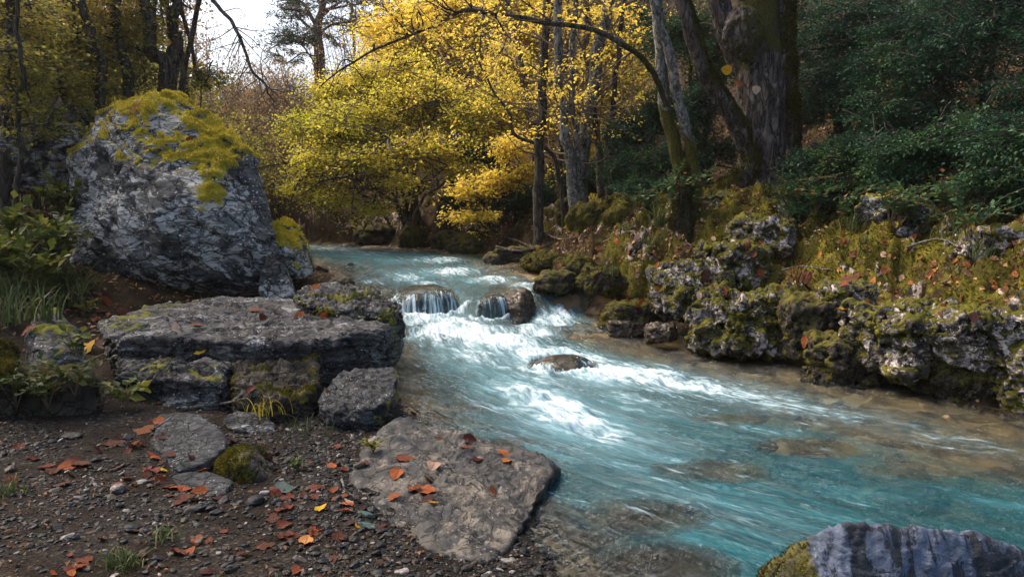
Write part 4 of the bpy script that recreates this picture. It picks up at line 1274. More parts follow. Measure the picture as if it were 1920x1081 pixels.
# the rest, in groups that look alike
for px, py, s in [(214, 833, 36), (247, 838, 40), (100, 884, 38), (124, 877, 36), (147, 872, 36), (115, 910, 34), (287, 855, 26), (289, 900, 28), (349, 934, 30), (374, 939, 28), (633, 1009, 30), (498, 1025, 34), (556, 1071, 32), (157, 1054, 34), (382, 882, 22), (598, 915, 22), (628, 920, 26), (621, 874, 24), (643, 1010, 26), (648, 960, 28), (680, 870, 26), (322, 915, 30), (512, 972, 30), (35, 840, 28)]:
    lay_leaf(px, py, s, RB, 'rust-brown leaf lying on the dark shore gravel', 'rust-brown leaves on the gravel')
for px, py, s in [(63, 862, 24), (290, 884, 26), (409, 937, 26), (534, 987, 32), (314, 987, 26), (331, 1037, 34), (134, 1067, 32), (431, 830, 30), (591, 934, 22), (531, 950, 24), (501, 857, 20), (628, 840, 24), (614, 732, 20), (471, 733, 22), (680, 954, 22), (645, 882, 22)]:
    lay_leaf(px, py, s, DR, 'dark red-brown leaf lying on the dark shore gravel', 'dark red-brown leaves on the gravel')
for px, py, s in [(827, 823, 20), (760, 861, 34), (743, 890, 34), (777, 917, 34), (740, 934, 30), (800, 896, 26), (943, 851, 26)]:
    lay_leaf(px, py, s, RB, 'mid-sized rust-brown leaf on the upper half of the flat slab', 'rust-brown leaves on the flat slab')
for px, py, s in [(881, 824, 24), (874, 840, 24), (896, 863, 22), (800, 937, 30)]:
    lay_leaf(px, py, s, DR, 'dark red-brown leaf on the flat slab', 'dark red-brown leaves on the flat slab')
for px, py, s in [(200, 566, 36), (230, 588, 26), (178, 600, 26), (193, 585, 26), (480, 582, 22), (563, 592, 20), (610, 590, 22), (143, 572, 26), (55, 622, 28), (593, 540, 20), (90, 515, 24), (67, 547, 24), (520, 587, 20), (493, 598, 22)]:
    lay_leaf(px, py, s, RB, 'rust-brown leaf on the ledge rocks below the huge boulder', 'rust-brown leaves on the ledge rocks')
for k in range(64):
    cx, cy = [(235, 835), (110, 880), (340, 930), (560, 1000), (420, 1010), (620, 940), (300, 890), (520, 960), (170, 1050)][k % 9]
    px, py = cx + rgS.normal(0, 45), min(1076, cy + rgS.normal(0, 24))
    c = [RB, DR][k % 2]
    lay_leaf(px, py, rgS.uniform(16, 32), c, {RB: 'rust-brown leaf lying on the dark shore gravel', DR: 'dark red-brown leaf lying on the dark shore gravel'}[c], {RB: 'rust-brown leaves on the gravel', DR: 'dark red-brown leaves on the gravel'}[c], stand=.15)
bank_spots = [(1360, 545), (1413, 475), (1400, 463), (1747, 517), (1793, 525), (1753, 497), (1813, 498), (1907, 513), (1603, 477), (1662, 507), (1203, 568), (1168, 535), (1147, 532), (1195, 572)]
for px, py in bank_spots:
    lay_leaf(px, py, rgS.uniform(14, 20), RB, 'rust-brown leaf on the mossy right bank', 'rust-brown leaves on the right bank')
for k in range(60):
    px = rgS.uniform(1010, 1910)
    lo = np.interp(px, [1010, 1150, 1400, 1900], [430, 400, 430, 440])
    hi = np.interp(px, [1010, 1150, 1400, 1900], [500, 560, 600, 600])
    c = rgS.choice([RB, RB, OT, OT, PT])
    lay_leaf(px, rgS.uniform(lo, hi), rgS.uniform(10, 17), c, {RB: 'rust-brown leaf on the mossy right bank', OT: 'orange-tan leaf on the mossy right bank', PT: 'pale dry tan leaf on the mossy right bank'}[c], {RB: 'rust-brown leaves on the right bank', OT: 'orange-tan leaves on the right bank', PT: 'pale dry leaves on the right bank'}[c])


# --- leaf litter and moss over the right bank (nobody could count either) ---------------------
def scatter_bank():
    tri = np.concatenate([GF[:, [0, 1, 2]], GF[:, [0, 2, 3]]])
    ctr = GP[tri].mean(1)
    er, el = GER[tri].mean(1), GEL[tri].mean(1)
    sel = ((er > .05) & (er < 9) & (ctr[:, 1] < 17) & (ctr[:, 1] > 3) & (np.abs(ctr[:, 0]) < ctr[:, 1] * .8 + .6)) | ((el > .2) & (ctr[:, 1] > 5.5) & (ctr[:, 1] < 14) & (ctr[:, 0] > -8))
    tri = tri[sel]
    used, inv = np.unique(tri, return_inverse=True)
    V, F = GP[used], inv.reshape(-1, 3)
    N = normals(V, [F])
    m, er, el = GMOSS[used], GER[used], GEL[used]
    rg = np.random.default_rng(66)
    near = np.interp(V[:, 1], [3, 7, 12, 17], [1.6, 1.3, .7, .4])
    # litter gathers in hollows and under the trees
    wl = near * (.25 + sstep(.1, -.5, fbm(V * 1.6, 3))) * np.interp(er, [0, .3, 1, 3, 9], [.15, .5, 1, 1.2, .8])
    wl = np.where(el > 0, .6, wl)
    P, f = sample_tris(V, F, wl, 34000, rg)
    nn = unit(N[F[f, 0]] + rg.normal(0, .35, P.shape))
    v, q = leaf_quads(P + nn * .012, np.cross(nn, unit(rg.normal(size=P.shape))), nn, .036 * rg.uniform(.5, 1.7, len(P)), .36, .15)
    var = np.clip(rg.normal(.52, .25, len(P)), 0, 1)
    tag(obj('leaf_litter', mesh_from('leaf_litter', v, [q], [M_LITTER], {'var': np.repeat(var, 4)}, smooth=False)), 'brown leaf litter strewn over both wooded banks', 'leaf litter', kind='stuff')
    # torn scraps of leaf and bark on the shore
    s2 = (GEL > .1) & (GP[:, 1] > 2) & (GP[:, 1] < 5.6) & (GP[:, 0] > -4)
    T2 = np.concatenate([GF[:, [0, 1, 2]], GF[:, [0, 2, 3]]])
    T2 = T2[s2[T2].all(1)]
    P2, f2 = sample_tris(GP, T2, np.clip(.3 + fbm(GP * 2.0, 3), .03, 2), 2600, rg)
    n2 = unit(UP + rg.normal(0, .4, P2.shape))
    v2, q2 = leaf_quads(P2 + n2 * .006, np.cross(n2, unit(rg.normal(size=P2.shape))), n2, .018 * rg.uniform(.4, 1.7, len(P2)), .33, .2)
    tag(obj('leaf_scraps', mesh_from('leaf_scraps', v2, [q2], [M_LITTER], {'var': np.repeat(np.clip(rg.normal(.3, .2, len(P2)), 0, 1), 4)}, smooth=False)), 'small torn scraps of brown leaves on the shore gravel', 'leaf scraps', kind='stuff')
    wm = np.clip(m - .25, 0, 1) * near
    mv = moss_blades(V, N, F, wm, 90000, .034, rg)
    tag(obj('moss', mesh_from('moss', mv[0], [mv[1]], [M_MOSS], {'var': mv[2]}, smooth=False)), 'green and yellow moss carpet of the right bank', 'moss', kind='stuff')


scatter_bank()


# --- grass and plants -------------------------------------------------------------------------
def grass_tuft(px, py, n, h, label, seed, group=None, lean=(0, 0), mat=None, p=None, wd=.006, spread=.06):
    rg = np.random.default_rng(seed)
    if p is None:
        p, _, ob = hit(px, py)
    if p is None:
        return
    t = np.linspace(0, 1, 7)
    Vs, Fs, va = [], [], []
    for k in range(n):
        a = rg.uniform(0, 6.28)
        L = h * rg.uniform(.5, 1.2)
        b = rg.uniform(.15, .9)
        d = np.array([math.cos(a) + lean[0], math.sin(a) + lean[1], 0])
        P = np.array([rg.normal(0, spread), rg.normal(0, spread), 0]) + d * (b * L * t ** 1.8)[:, None] + UP * (L * (t - b * .55 * t ** 2.4))[:, None]
        s = np.cross(unit(d + 1e-6), UP) * (wd * (1 - t ** 2.2) + .0006)[:, None]
        V = np.stack([P - s, P + s], 1).reshape(-1, 3)
        i = np.arange(6) * 2
        Fs.append(np.stack([i, i + 1, i + 3, i + 2], 1) + k * 14)
        Vs.append(V)
        va.append(np.full(14, np.clip(rg.normal(.5, .25), 0, 1)))
    me = mesh_from('grass_tuft', np.concatenate(Vs), [np.concatenate(Fs)], [mat or M_GRASS], {'var': np.concatenate(va)})
    tag(obj('grass_tuft', me, loc=tuple(p)), label, 'grass tuft', group)


for k, (px, py, n, h) in enumerate([(20, 575, 60, .4), (60, 560, 70, .42), (105, 540, 60, .38), (30, 540, 60, .45), (130, 575, 45, .3), (75, 600, 40, .3), (10, 610, 45, .35), (150, 545, 40, .3), (45, 510, 50, .45), (95, 500, 50, .4)]):
    grass_tuft(px, py, n, h, 'pale green grass tuft beside the foot of the huge boulder', 700 + k, 'grass tufts left of the boulder', (.4, -.3))
grass_tuft(170, 575, 5, .75, 'few long arching dry grass blades over the left end of the ledge', 720, None, (1.6, -.3), wd=.004)
grass_tuft(308, 1010, 60, .06, 'small green grass tuft in the middle of the gravel', 721, wd=.002, spread=.025)
grass_tuft(230, 1062, 90, .07, 'mossy green tuft at the bottom edge of the gravel', 722, wd=.002, spread=.035)
grass_tuft(15, 925, 40, .08, 'thin green tuft at the left edge of the gravel', 723, wd=.0025, spread=.03)
grass_tuft(565, 815, 16, .16, 'dry straw tuft hanging under the ledge beside the slate', 724, None, (0, -.5), wd=.002)
grass_tuft(495, 775, 40, .14, 'yellow-green moss tuft on the small pale-topped stone', 725, None, (0, -.4), M_MOSSY, wd=.003)
grass_tuft(1235, 425, 60, .35, 'pale drooping grass tuft on the moss hummock', 726, None, (-.2, -.8), wd=.006)
grass_tuft(1495, 530, 40, .22, 'brown dry grass tuft beside the standing red leaf', 727, None, (0, -.6), M_LITTER, wd=.004)
grass_tuft(1595, 430, 30, .3, 'thin grass tuft under the smooth blue-grey rock', 728, None, (0, -.6))
for k in range(14):
    px = rgS.uniform(1080, 1900)
    grass_tuft(px, rgS.uniform(410, 520), 22, .16, 'thin green grass tuft in the moss of the right bank', 740 + k, 'grass tufts in the moss of the right bank', (0, -.5), wd=.004)


def sprig(name, px, py, h, nst, leaf, mat, label, seed, cat='plant', group=None, lean=(0, 0), per=9, w=.8, p=None, width=.34, bright=0.0):
    """low plant: thin arching stems with paired leaves"""
    rg = np.random.default_rng(seed)
    if p is None:
        p, _, ob = hit(px, py)
    if p is None:
        return
    root = tag(empty(name, p), label, cat, group)
    L, PP, AX, SZ = [], [], [], []
    for k in range(nst):
        a = rg.uniform(0, 6.28)
        hh = h * rg.uniform(.6, 1.15)
        d = np.array([math.cos(a) * w + lean[0], math.sin(a) * w + lean[1], 0])
        P = curve([np.zeros(3), d * hh * .35 + UP * hh * .6, d * hh * .9 + UP * hh * rg.uniform(.6, 1)], 12)
        L.append((P, taper(12, .0035, .0015)))
        T = unit(np.gradient(P, axis=0))
        for j in range(per):
            i = 3 + int(j * 8.5 / per)
            s = (1 if j % 2 else -1)
            sd = unit(np.cross(T[i], UP + rg.normal(0, .3, 3))) * s
            PP.append(P[i])
            AX.append(sd * .9 + T[i] * .6 + rg.normal(0, .25, 3))
            SZ.append(leaf * rg.uniform(.6, 1.2) * (1.1 - .4 * j / per))
        PP.append(P[-1])
        AX.append(T[-1])
        SZ.append(leaf)
    PP, AX, SZ = np.array(PP), np.array(AX), np.array(SZ)
    V, F = leaf_quads(PP, AX, UP + rg.normal(0, .35, PP.shape), SZ, width, .1)
    var = np.repeat(np.clip(rg.normal(.5 + bright, .2, len(PP)), 0, 1), 4)
    obj('foliage', mesh_from('foliage', V, [F], [mat], {'var': var}, smooth=False), root)
    TV, TF = tubes(L, 4)
    obj('stem', mesh_from('stem', TV, [TF], [M_TWIGW]), root)


sprig('leafy_plant', 235, 768, .26, 7, .075, M_GREEN, 'fresh yellow-green sprig under the left end of the ledge', 800, bright=.3, lean=(0, -.3))
sprig('leafy_plant', 90, 765, .3, 16, .05, M_GREEN, 'bushy olive-green bramble in the lower left above the gravel', 801, bright=.1, lean=(.1, -.4))
sprig('leafy_plant', 30, 770, .32, 14, .06, M_GREEN, 'dark green bramble at the left edge above the gravel', 802, bright=-.15, lean=(.1, -.4))
sprig('leafy_plant', 140, 740, .28, 10, .05, M_GREEN, 'small-leaved green plant right of the bushy bramble', 803, bright=.1, lean=(.2, -.4))
sprig('leafy_plant', 140, 665, .2, 4, .07, M_GREEN, 'broad-leaved green sprig beside the big pinkish leaf', 804, bright=.1, lean=(0, -.6))
sprig('leafy_plant', 158, 590, .14, 7, .045, M_GREEN, 'pale green rosette among the leaves on the left end of the ledge', 805, bright=.3)
sprig('leafy_plant', 700, 848, .07, 7, .03, M_GREEN, 'tiny bright green plant in a crack at the left corner of the flat slab', 806, bright=.35)
sprig('leafy_plant', 558, 882, .06, 5, .028, M_GREEN, 'tiny green seedling beside the grey-green leaf', 807, bright=.0)
sprig('leafy_plant', 1785, 395, .2, 4, .12, M_GREEN, 'bright yellow-green leafed plant high on the right bank', 808, bright=.4, lean=(0, -.6))
sprig('leafy_plant', 1480, 400, .5, 12, .05, M_GREEN, 'pale green creeper hanging by the roots of the old tree', 809, bright=.1, lean=(0, -.8))
sprig('leafy_plant', 1330, 745, .1, 3, .04, M_GREEN, 'small green weed at the right water edge', 810) if False else None
for k, (px, py, Y) in enumerate([(10, 470, 6.4), (50, 455, 6.8), (90, 440, 7.2), (20, 420, 7.2), (70, 480, 6.4), (110, 480, 7.0), (-20, 440, 6.4), (120, 430, 7.8)]):
    q = at(px, py, Y)
    p = down(q[0], q[1])[0]
    sprig('leafy_plant', 0, 0, max(.5, q[2] - p[2] + .1), 14, .11, M_GREEN, 'tall leafy green weed crowding the left side of the boulder', 820 + k, group='tall weeds left of the boulder', p=p, per=12, w=.45, bright=.15)
for k in range(10):
    px = rgS.uniform(1500, 1900)
    sprig('fern', px, rgS.uniform(400, 450), rgS.uniform(.3, .5), 9, .07, M_DARKG, 'dark green fern-like plant under the evergreens on the right bank', 840 + k, group='dark plants under the evergreens', lean=(0, -.7), per=14, bright=.25)
for k in range(8):
    sprig('ivy_plant', rgS.uniform(1150, 1330), rgS.uniform(330, 410), rgS.uniform(.3, .5), 10, .07, M_DARKG, 'dark ivy-like plant among the roots between the leaning trees', 860 + k, group='dark ivy among the roots', lean=(0, -.6), per=12, bright=.2)


# --- sticks -----------------------------------------------------------------------------------
def stick(pts, r, label, mat=None, lift=.02):
    P = []
    for px, py in pts:
        p, n, ob = hit(px, py)
        if p is None:
            return
        P.append(p + np.array([0, 0, lift]))
    P = curve(P, 20, wob=r * .8, seed=int(pts[0][0]))
    V, F = tubes([(P, taper(20, r, r * .5))], 8)
    tag(obj('stick', mesh_from('stick', V - P[0], [F], [mat or M_BARK_WARM], {'moss': np.zeros(len(V))}), loc=tuple(P[0])), label, 'stick')


stick([(330, 772), (400, 764), (462, 752)], .012, 'straight pinkish-brown stick lying under the ledge', M_BARK_PALE)
stick([(285, 812), (308, 798), (332, 778)], .005, 'thin pale twig at the edge of the flat slate stone', M_BARK_PALE)
stick([(640, 905), (652, 930), (700, 955)], .005, 'thin twig along the left edge of the flat slab')
stick([(930, 470), (985, 480), (1040, 462)], .02, 'dead branch lying at the water edge by the bend', M_BARK_DARK, .06)
stick([(945, 452), (990, 470), (1005, 492)], .014, 'crooked dead stick sloping into the water by the bend', M_BARK_DARK, .08)
stick([(1000, 430), (1045, 455), (1100, 450)], .018, 'dead branch lying across the leaf litter below the slender trunks', M_BARK_WARM, .06)
stick([(1130, 460), (1180, 440), (1240, 452)], .012, 'thin dead stick on the moss hummock slope', M_BARK_WARM, .04)
stick([(1440, 520), (1500, 505), (1560, 512)], .01, 'thin grey stick lying on the mossy shelf', M_BARK_PALE, .03)
stick([(1700, 470), (1760, 455), (1800, 470)], .012, 'grey stick in the moss above the big limestone', M_BARK_PALE, .03)
make_water()
# ------------------------------------------------------------------ trees and shrubs



def trunk_mesh(name, lines, mat, parent, base, sides=14, rough=.1, mossf=None, seed=0, flare=0.0, detail=2.2, steps=None):
    """tapering, knotty trunk or limb: lines = [(points, radii)] in world space"""
    V, F = tubes(lines, sides)
    N = normals(V, [F])
    rad = np.concatenate([np.repeat(np.asarray(r, float), sides) for _, r in lines])
    off = seed * 5.7
    st = V * np.array([1, 1, .35])
    d = rough * rad * (fbm(st * detail / max(.05, rad.max()) * .5 + off, 3) + .5 * (ridged(st * detail / max(.05, rad.max()) * 1.1 + off, 3) - .6))
    V = V + N * d[:, None]
    N = normals(V, [F])
    m = np.zeros(len(V)) if mossf is None else np.clip(mossf(V, N) + .3 * fbm(V * 4 + off, 4), 0, 1)
    me = mesh_from(name, V - base, [F], [mat], {'moss': m})
    return obj(name, me, parent), V, F, N, m


def spray_leaves(O, E, per, size, rg, spread=.3, droop=.15, tilt=.5, width=.34, flat=True, taper_=.5, layer=1.0):
    """leaves along twigs O->E, held alternately to both sides in flat sprays"""
    S = len(O)
    t = rg.uniform(.15, 1.05, (S, per))
    D = E - O
    L = np.linalg.norm(D, axis=1)
    d = unit(D)
    side = unit(np.cross(d, UP + rg.normal(0, .25, (S, 3))))
    sg = np.where(rg.random((S, per)) < .5, -1, 1)
    lat = rg.uniform(0, 1, (S, per)) ** .8 * spread * L[:, None] * (1.15 - taper_ * t)
    P = O[:, None] + D[:, None] * t[..., None] + side[:, None] * (sg * lat)[..., None]
    P[..., 2] -= droop * L[:, None] * (t ** 2 + (lat / (L[:, None] + 1e-6)) ** 2)
    P += rg.normal(0, .05, P.shape) * L[:, None, None] * layer
    ax = d[:, None] * .7 + side[:, None] * (sg * .8)[..., None] + rg.normal(0, .35, P.shape)
    ax[..., 2] -= .25
    nr = UP + rg.normal(0, tilt, P.shape)
    sz = size * rg.uniform(.55, 1.3, (S, per))
    V, F = leaf_quads(P.reshape(-1, 3), ax.reshape(-1, 3), nr.reshape(-1, 3), sz.ravel(), width)
    return V, F, P.reshape(-1, 3)


def twig_lines(O, E, rg, r=.004, n=4, droop=.12):
    out = []
    for o, e in zip(O, E):
        L = np.linalg.norm(e - o)
        m = (o + e) / 2 + rg.normal(0, .06, 3) * L + UP * L * .06
        t = np.linspace(0, 1, n)[:, None]
        P = (1 - t) ** 2 * o + 2 * t * (1 - t) * m + t * t * e
        out.append((P, np.linspace(r, r * .35, n)))
    return out


def crown_mesh(parent, base, limbs, blobs, leafm, twigm, rg, nspray, per, size, twig_len=.5, spread=.45, varscale=1.0, varbias=0.0, twig_r=.005, tilt=.5, width=.34, droop=.15, name='crown', sides=3, up=.1, shell=.35, limb_r=.02, minz=None, varfn=None):
    """sprays of leaves filling the blobs, each hung on a twig from the nearest limb"""
    LPt = np.concatenate([np.asarray(p) for p, _ in limbs])
    Os, Es, Ls = [], [], []
    vols = np.array([r[0] * r[1] * r[2] for _, r in blobs]) ** .75
    cnt = np.maximum(1, (nspray * vols / vols.sum())).astype(int)
    conn = []
    for (c, r), k in zip(blobs, cnt):
        c, r = np.asarray(c, float), np.asarray(r, float)
        d = unit(rg.normal(size=(k, 3)))
        q = rg.uniform(shell, 1, k) ** .7
        E = c + d * r * q[:, None]
        # drop sprays in the gaps so that the outline stays loose
        g = perlin(E * 1.1 / max(.4, r.mean() * .5) + 5) + .5 * perlin(E * 3.1 / max(.4, r.mean() * .5))
        E = E[g > -.28]
        if minz is not None:
            E = E[E[:, 2] > minz + .1]
        if not len(E):
            continue
        out = unit((E - c) / r + np.array([0, 0, up]) + rg.normal(0, .35, E.shape))
        out[:, 2] *= .45
        O = E - unit(out) * twig_len * rg.uniform(.6, 1.25, (len(E), 1))
        Os.append(O)
        Es.append(E)
        # a few boughs from the limbs into the blob
        for j in rg.choice(len(E), min(len(E), max(3, len(E) // 14)), replace=False):
            i = ((LPt - O[j]) ** 2 * np.array([1, 1, 1.6])).sum(1).argmin()
            a, b = LPt[i], O[j]
            m = (a + b) / 2 + rg.normal(0, .07, 3) * np.linalg.norm(a - b) + UP * .08 * np.linalg.norm(a - b)
            conn.append((curve([a, m, b, E[j]], 7), np.linspace(limb_r, twig_r * .8, 7)))
    O, E = np.concatenate(Os), np.concatenate(Es)
    V, F, P = spray_leaves(O, E, per, size, rg, spread, droop, tilt, width)
    vn = varfn(P) if varfn is not None else 0
    var = np.clip(.5 + varbias + vn + .35 * fbm(P * .9 * varscale, 3) + rg.normal(0, .13, len(P)), 0, 1)
    tw = twig_lines(O, E, rg, twig_r)
    TV, TF = tubes(tw + conn, sides)
    AV = np.concatenate([V, TV]) - base
    me = mesh_from(name, AV, [F, TF + len(V)], [leafm, twigm], {'var': np.concatenate([np.repeat(var, 4), np.zeros(len(TV))])},
                   smooth=False, midx=np.concatenate([np.zeros(len(F), int), np.ones(len(TF), int)]))
    return obj(name, me, parent)


def tree(name, label, cat, base, stems, limbs, blobs, leafm, bark, seed, nspray=400, per=24, size=.06, group=None, twigm=None, sides=10, rough=.12, mossf=None, stem_name='trunk', crown=True, detail=2.2, flare=.5, **kw):
    rg = np.random.default_rng(seed)
    base = np.asarray(base, float)
    root = tag(empty(name, base), label, cat, group)
    for pts, r0, r1 in stems:
        n = max(10, 8 * len(pts))
        P = curve(pts, n, wob=r0 * 1.4, seed=seed)
        trunk_mesh(stem_name, [(P, taper(n, r0, r1, .9, flare))], bark, root, base, sides, rough, mossf, seed, detail=detail)
    LL = []
    for pts, r0, r1 in limbs:
        n = 7 * len(pts)
        P = curve(pts, n, wob=.05, seed=seed + len(LL))
        LL.append((P, taper(n, r0, r1)))
    if LL:
        V, F = tubes(LL, 7)
        obj('limb', mesh_from('limb', V - base, [F], [bark], {'moss': np.zeros(len(V)) if mossf is None else np.clip(mossf(V, normals(V, [F])), 0, 1)}), root)
    if crown and blobs:
        allL = LL + [(curve(p, 30), None) for p, _, _ in stems]
        crown_mesh(root, base, allL, blobs, leafm, twigm or M_TWIG, rg, nspray, per, size, **kw)
    return root


def gpt(px, Y, dz=0.0):
    """ground point under photo column px at distance Y"""
    x = (px - 960) / FPX * Y * 1.0
    return np.array([x, Y, gz(x, Y) + dz])


def B(px, py, Y, rx, ry, rz):
    return (at(px, py, Y), (rx, ry, rz))


# --- the old tree on the right bank -----------------------------------------------------------
def old_tree():
    Yt = 9.6
    base = gpt(1425, Yt, -.05)
    root = tag(empty('old_tree', base), 'massive old tree with fissured grey bark and mossy limbs on the right bank', 'tree')
    zb = base[2]
    mossR = lambda V, N: .30 + .4 * sstep(.15, -.4, N[:, 0]) * sstep(at(0, 230, Yt)[2], at(0, 160, Yt)[2], V[:, 2])
    # main bole
    pts = [np.append(at(1432, 420, Yt)[:2], zb - .3), at(1434, 330, Yt), at(1430, 250, Yt), at(1428, 170, Yt), at(1424, 80, Yt), at(1420, -40, Yt), at(1430, -300, Yt + .2)]
    n = 90
    P = curve(pts, n)
    t = np.linspace(0, 1, n)
    rad = np.interp(t, [0, .12, .25, .4, .55, .7, 1], [.33, .25, .255, .28, .27, .23, .2])
    barkm = lambda V, N: .62 * sstep(at(0, 150, Yt)[2], at(0, 60, Yt)[2], V[:, 2]) + .35 * sstep(.55, .9, -N[:, 0]) + .1
    trunk_mesh('trunk', [(P, rad)], M_BARK_OLD, root, base, 72, .16, barkm, 1, detail=1.6)
    # burr where the limbs part
    c = at(1392, 62, Yt - .28)
    D, F = ico(5)
    V = D * np.array([.19, .18, .32])
    V = V + D * (.05 * fbm(D * 1.6 + 4, 4) + .012 * ridged(D * 6, 3))[:, None]
    N = normals(V, [F])
    obj('burr', mesh_from('burr', V + c - base, [F], [M_BARK_OLD], {'moss': np.clip(.5 + .4 * np.clip(-N[:, 2], 0, 1) + .3 * N[:, 0], 0, 1)}), root)
    # left mossy limb: leaves the bole low and climbs out to the left
    lim = [at(1410, 300, Yt - .05), at(1385, 240, Yt - .15), at(1362, 200, Yt - .2), at(1325, 140, Yt - .3), at(1300, 70, Yt - .35), at(1280, 0, Yt - .4), at(1250, -120, Yt - .5)]
    P = curve(lim, 60)
    V0 = trunk_mesh('limb', [(P, taper(60, .115, .075))], M_BARK_OLD, root, base, 26, .2, lambda V, N: .3 + .45 * N[:, 0] + .3 * np.clip(N[:, 2], 0, 1) + .25 * sstep(.0, .5, -N[:, 0] * 0 + .2), 2)
    # dark second stem behind the burr
    P = curve([at(1400, 130, Yt + .1), at(1372, 70, Yt + .05), at(1350, 10, Yt), at(1325, -90, Yt)], 40)
    trunk_mesh('limb', [(P, taper(40, .17, .12))], M_BARK_OLD, root, base, 30, .14, lambda V, N: .0 + 0 * V[:, 0], 3)
    # moss-clad stem down the right side
    P = curve([np.append(at(1490, 400, Yt + .1)[:2], zb - .1), at(1490, 300, Yt - .05), at(1482, 200, Yt - .1), at(1475, 110, Yt - .1), at(1472, 30, Yt - .1), at(1486, -120, Yt)], 60)
    sV = trunk_mesh('limb', [(P, np.interp(np.linspace(0, 1, 60), [0, .3, .6, 1], [.06, .08, .1, .1]))], M_BARK_OLD, root, base, 22, .3, lambda V, N: .6 + .3 * N[:, 0], 4)
    # thick low mossy buttress on the left
    P = curve([np.append(at(1290, 400, Yt - .2)[:2], zb - .15), at(1345, 375, Yt - .2), at(1395, 330, Yt - .12), at(1415, 270, Yt - .05)], 40)
    bV = trunk_mesh('root_buttress', [(P, np.interp(np.linspace(0, 1, 40), [0, .5, 1], [.09, .15, .16]))], M_BARK_OLD, root, base, 24, .25, lambda V, N: .5 + .3 * N[:, 2], 5)
    # moss cushions and hanging moss
    rg = np.random.default_rng(77)
    for (o, V, F, N, m), k, ln in ((V0, 9000, .035), (sV, 9000, .05), (bV, 6000, .035)):
        tri = np.concatenate([F[:, [0, 1, 2]], F[:, [0, 2, 3]]])
        mv = moss_blades(V - base, N, tri, sstep(.4, .7, m), k, ln, rg)
        if mv is not None:
            obj('moss', mesh_from('moss', mv[0], [mv[1]], [M_MOSS], {'var': mv[2] * .6}, smooth=False), o)
    return root


old_tree()

# --- twin pale trunks left of it, with the long arching branch --------------------------------
YT = 9.3
b1 = gpt(1288, YT + .2, -.1)
mossP = lambda lo, hi, k=.75: (lambda V, N: k * sstep(hi, lo, V[:, 2]) + .12)
arch = curve([at(1249, 200, YT + .05), at(1240, 170, YT), at(1226, 140, YT - .1), at(1200, 108, YT - .25), at(1160, 78, YT - .4), at(1100, 52, YT - .5), at(1040, 45, YT - .6), at(950, 30, YT - .6), at(885, 20, YT - .6), at(850, 27, YT - .6), at(790, 60, YT - .5), at(720, 86, YT - .4), at(640, 130, YT - .3), at(600, 165, YT - .2)], 90, wob=.02, seed=3)
t1 = tag(empty('leaning_tree', b1), 'pale leaning tree with one long arching branch reaching over the stream', 'tree')
P = curve([b1, at(1272, 300, YT + .2), at(1250, 215, YT + .1), at(1240, 120, YT), at(1233, 20, YT), at(1222, -160, YT)], 60, wob=.03, seed=1)
trunk_mesh('trunk', [(P, taper(60, .085, .06, .8))], M_BARK_PALE, t1, b1, 18, .12, lambda V, N: .85 * sstep(at(0, 175, YT)[2], at(0, 235, YT)[2], V[:, 2]) + .5 * sstep(.3, .9, -N[:, 0]) * sstep(at(0, 60, YT)[2], at(0, 150, YT)[2], V[:, 2]), 6)
o, V, F, N, m = trunk_mesh('branch', [(arch, np.interp(np.linspace(0, 1, 90), [0, .12, .3, .6, 1], [.034, .034, .03, .024, .008]))], M_BARK_DARK, t1, b1, 12, .18, lambda V, N: .75 * sstep(at(1120, 0, YT)[0], at(1190, 0, YT)[0], V[:, 0]) + .12 + .2 * N[:, 2], 7)
rgA = np.random.default_rng(8)
subs = []
for k in range(34):
    i = int(rgA.uniform(.22, .97) * 89)
    p = arch[i]
    L = rgA.uniform(.3, 1.0) * (1.1 - i / 120)
    d = unit(np.array([rgA.uniform(-1, .3), rgA.normal(0, .5), rgA.choice([-.8, .6, .9]) * rgA.uniform(.3, 1)]))
    e = p + d * L
    c = curve([p, (p + e) / 2 + rgA.normal(0, .06, 3), e], 9)
    subs.append((c, taper(9, .012, .003)))
    for j in range(3):
        q = c[rgA.integers(3, 9)]
        subs.append((curve([q, q + unit(d + rgA.normal(0, .6, 3)) * L * .5], 6), taper(6, .005, .002)))
TWV, TWF = tubes(subs, 4)
Osub = np.array([c[-3] for c, _ in subs])
Esub = np.array([c[-1] for c, _ in subs])
V, F, PP = spray_leaves(Osub, Esub + (Esub - Osub) * .4, 18, .045, rgA, .9, .2)
obj('foliage', mesh_from('foliage', np.concatenate([V, TWV]), [F, TWF + len(V)], [M_YELLOW, M_TWIG], {'var': np.concatenate([np.repeat(np.clip(rgA.normal(.6, .2, len(PP)), 0, 1), 4), np.zeros(len(TWV))])}, smooth=False, midx=np.concatenate([np.zeros(len(F), int), np.ones(len(TWF), int)])), o, tuple(-b1))

b2 = gpt(1316, YT + .1, -.1)
t2 = tag(empty('leaning_tree', b2), 'slimmer pale leaning tree close beside the big old one', 'tree')
P = curve([b2, at(1300, 310, YT + .1), at(1286, 240, YT), at(1264, 140, YT - .1), at(1245, 70, YT - .15), at(1226, 0, YT - .2), at(1195, -140, YT - .2)], 60, wob=.03, seed=2)
trunk_mesh('trunk', [(P, taper(60, .07, .045, .8))], M_BARK_PALE, t2, b2, 16, .12, lambda V, N: .75 * sstep(at(0, 220, YT)[2], at(0, 290, YT)[2], V[:, 2]) + .1, 9)

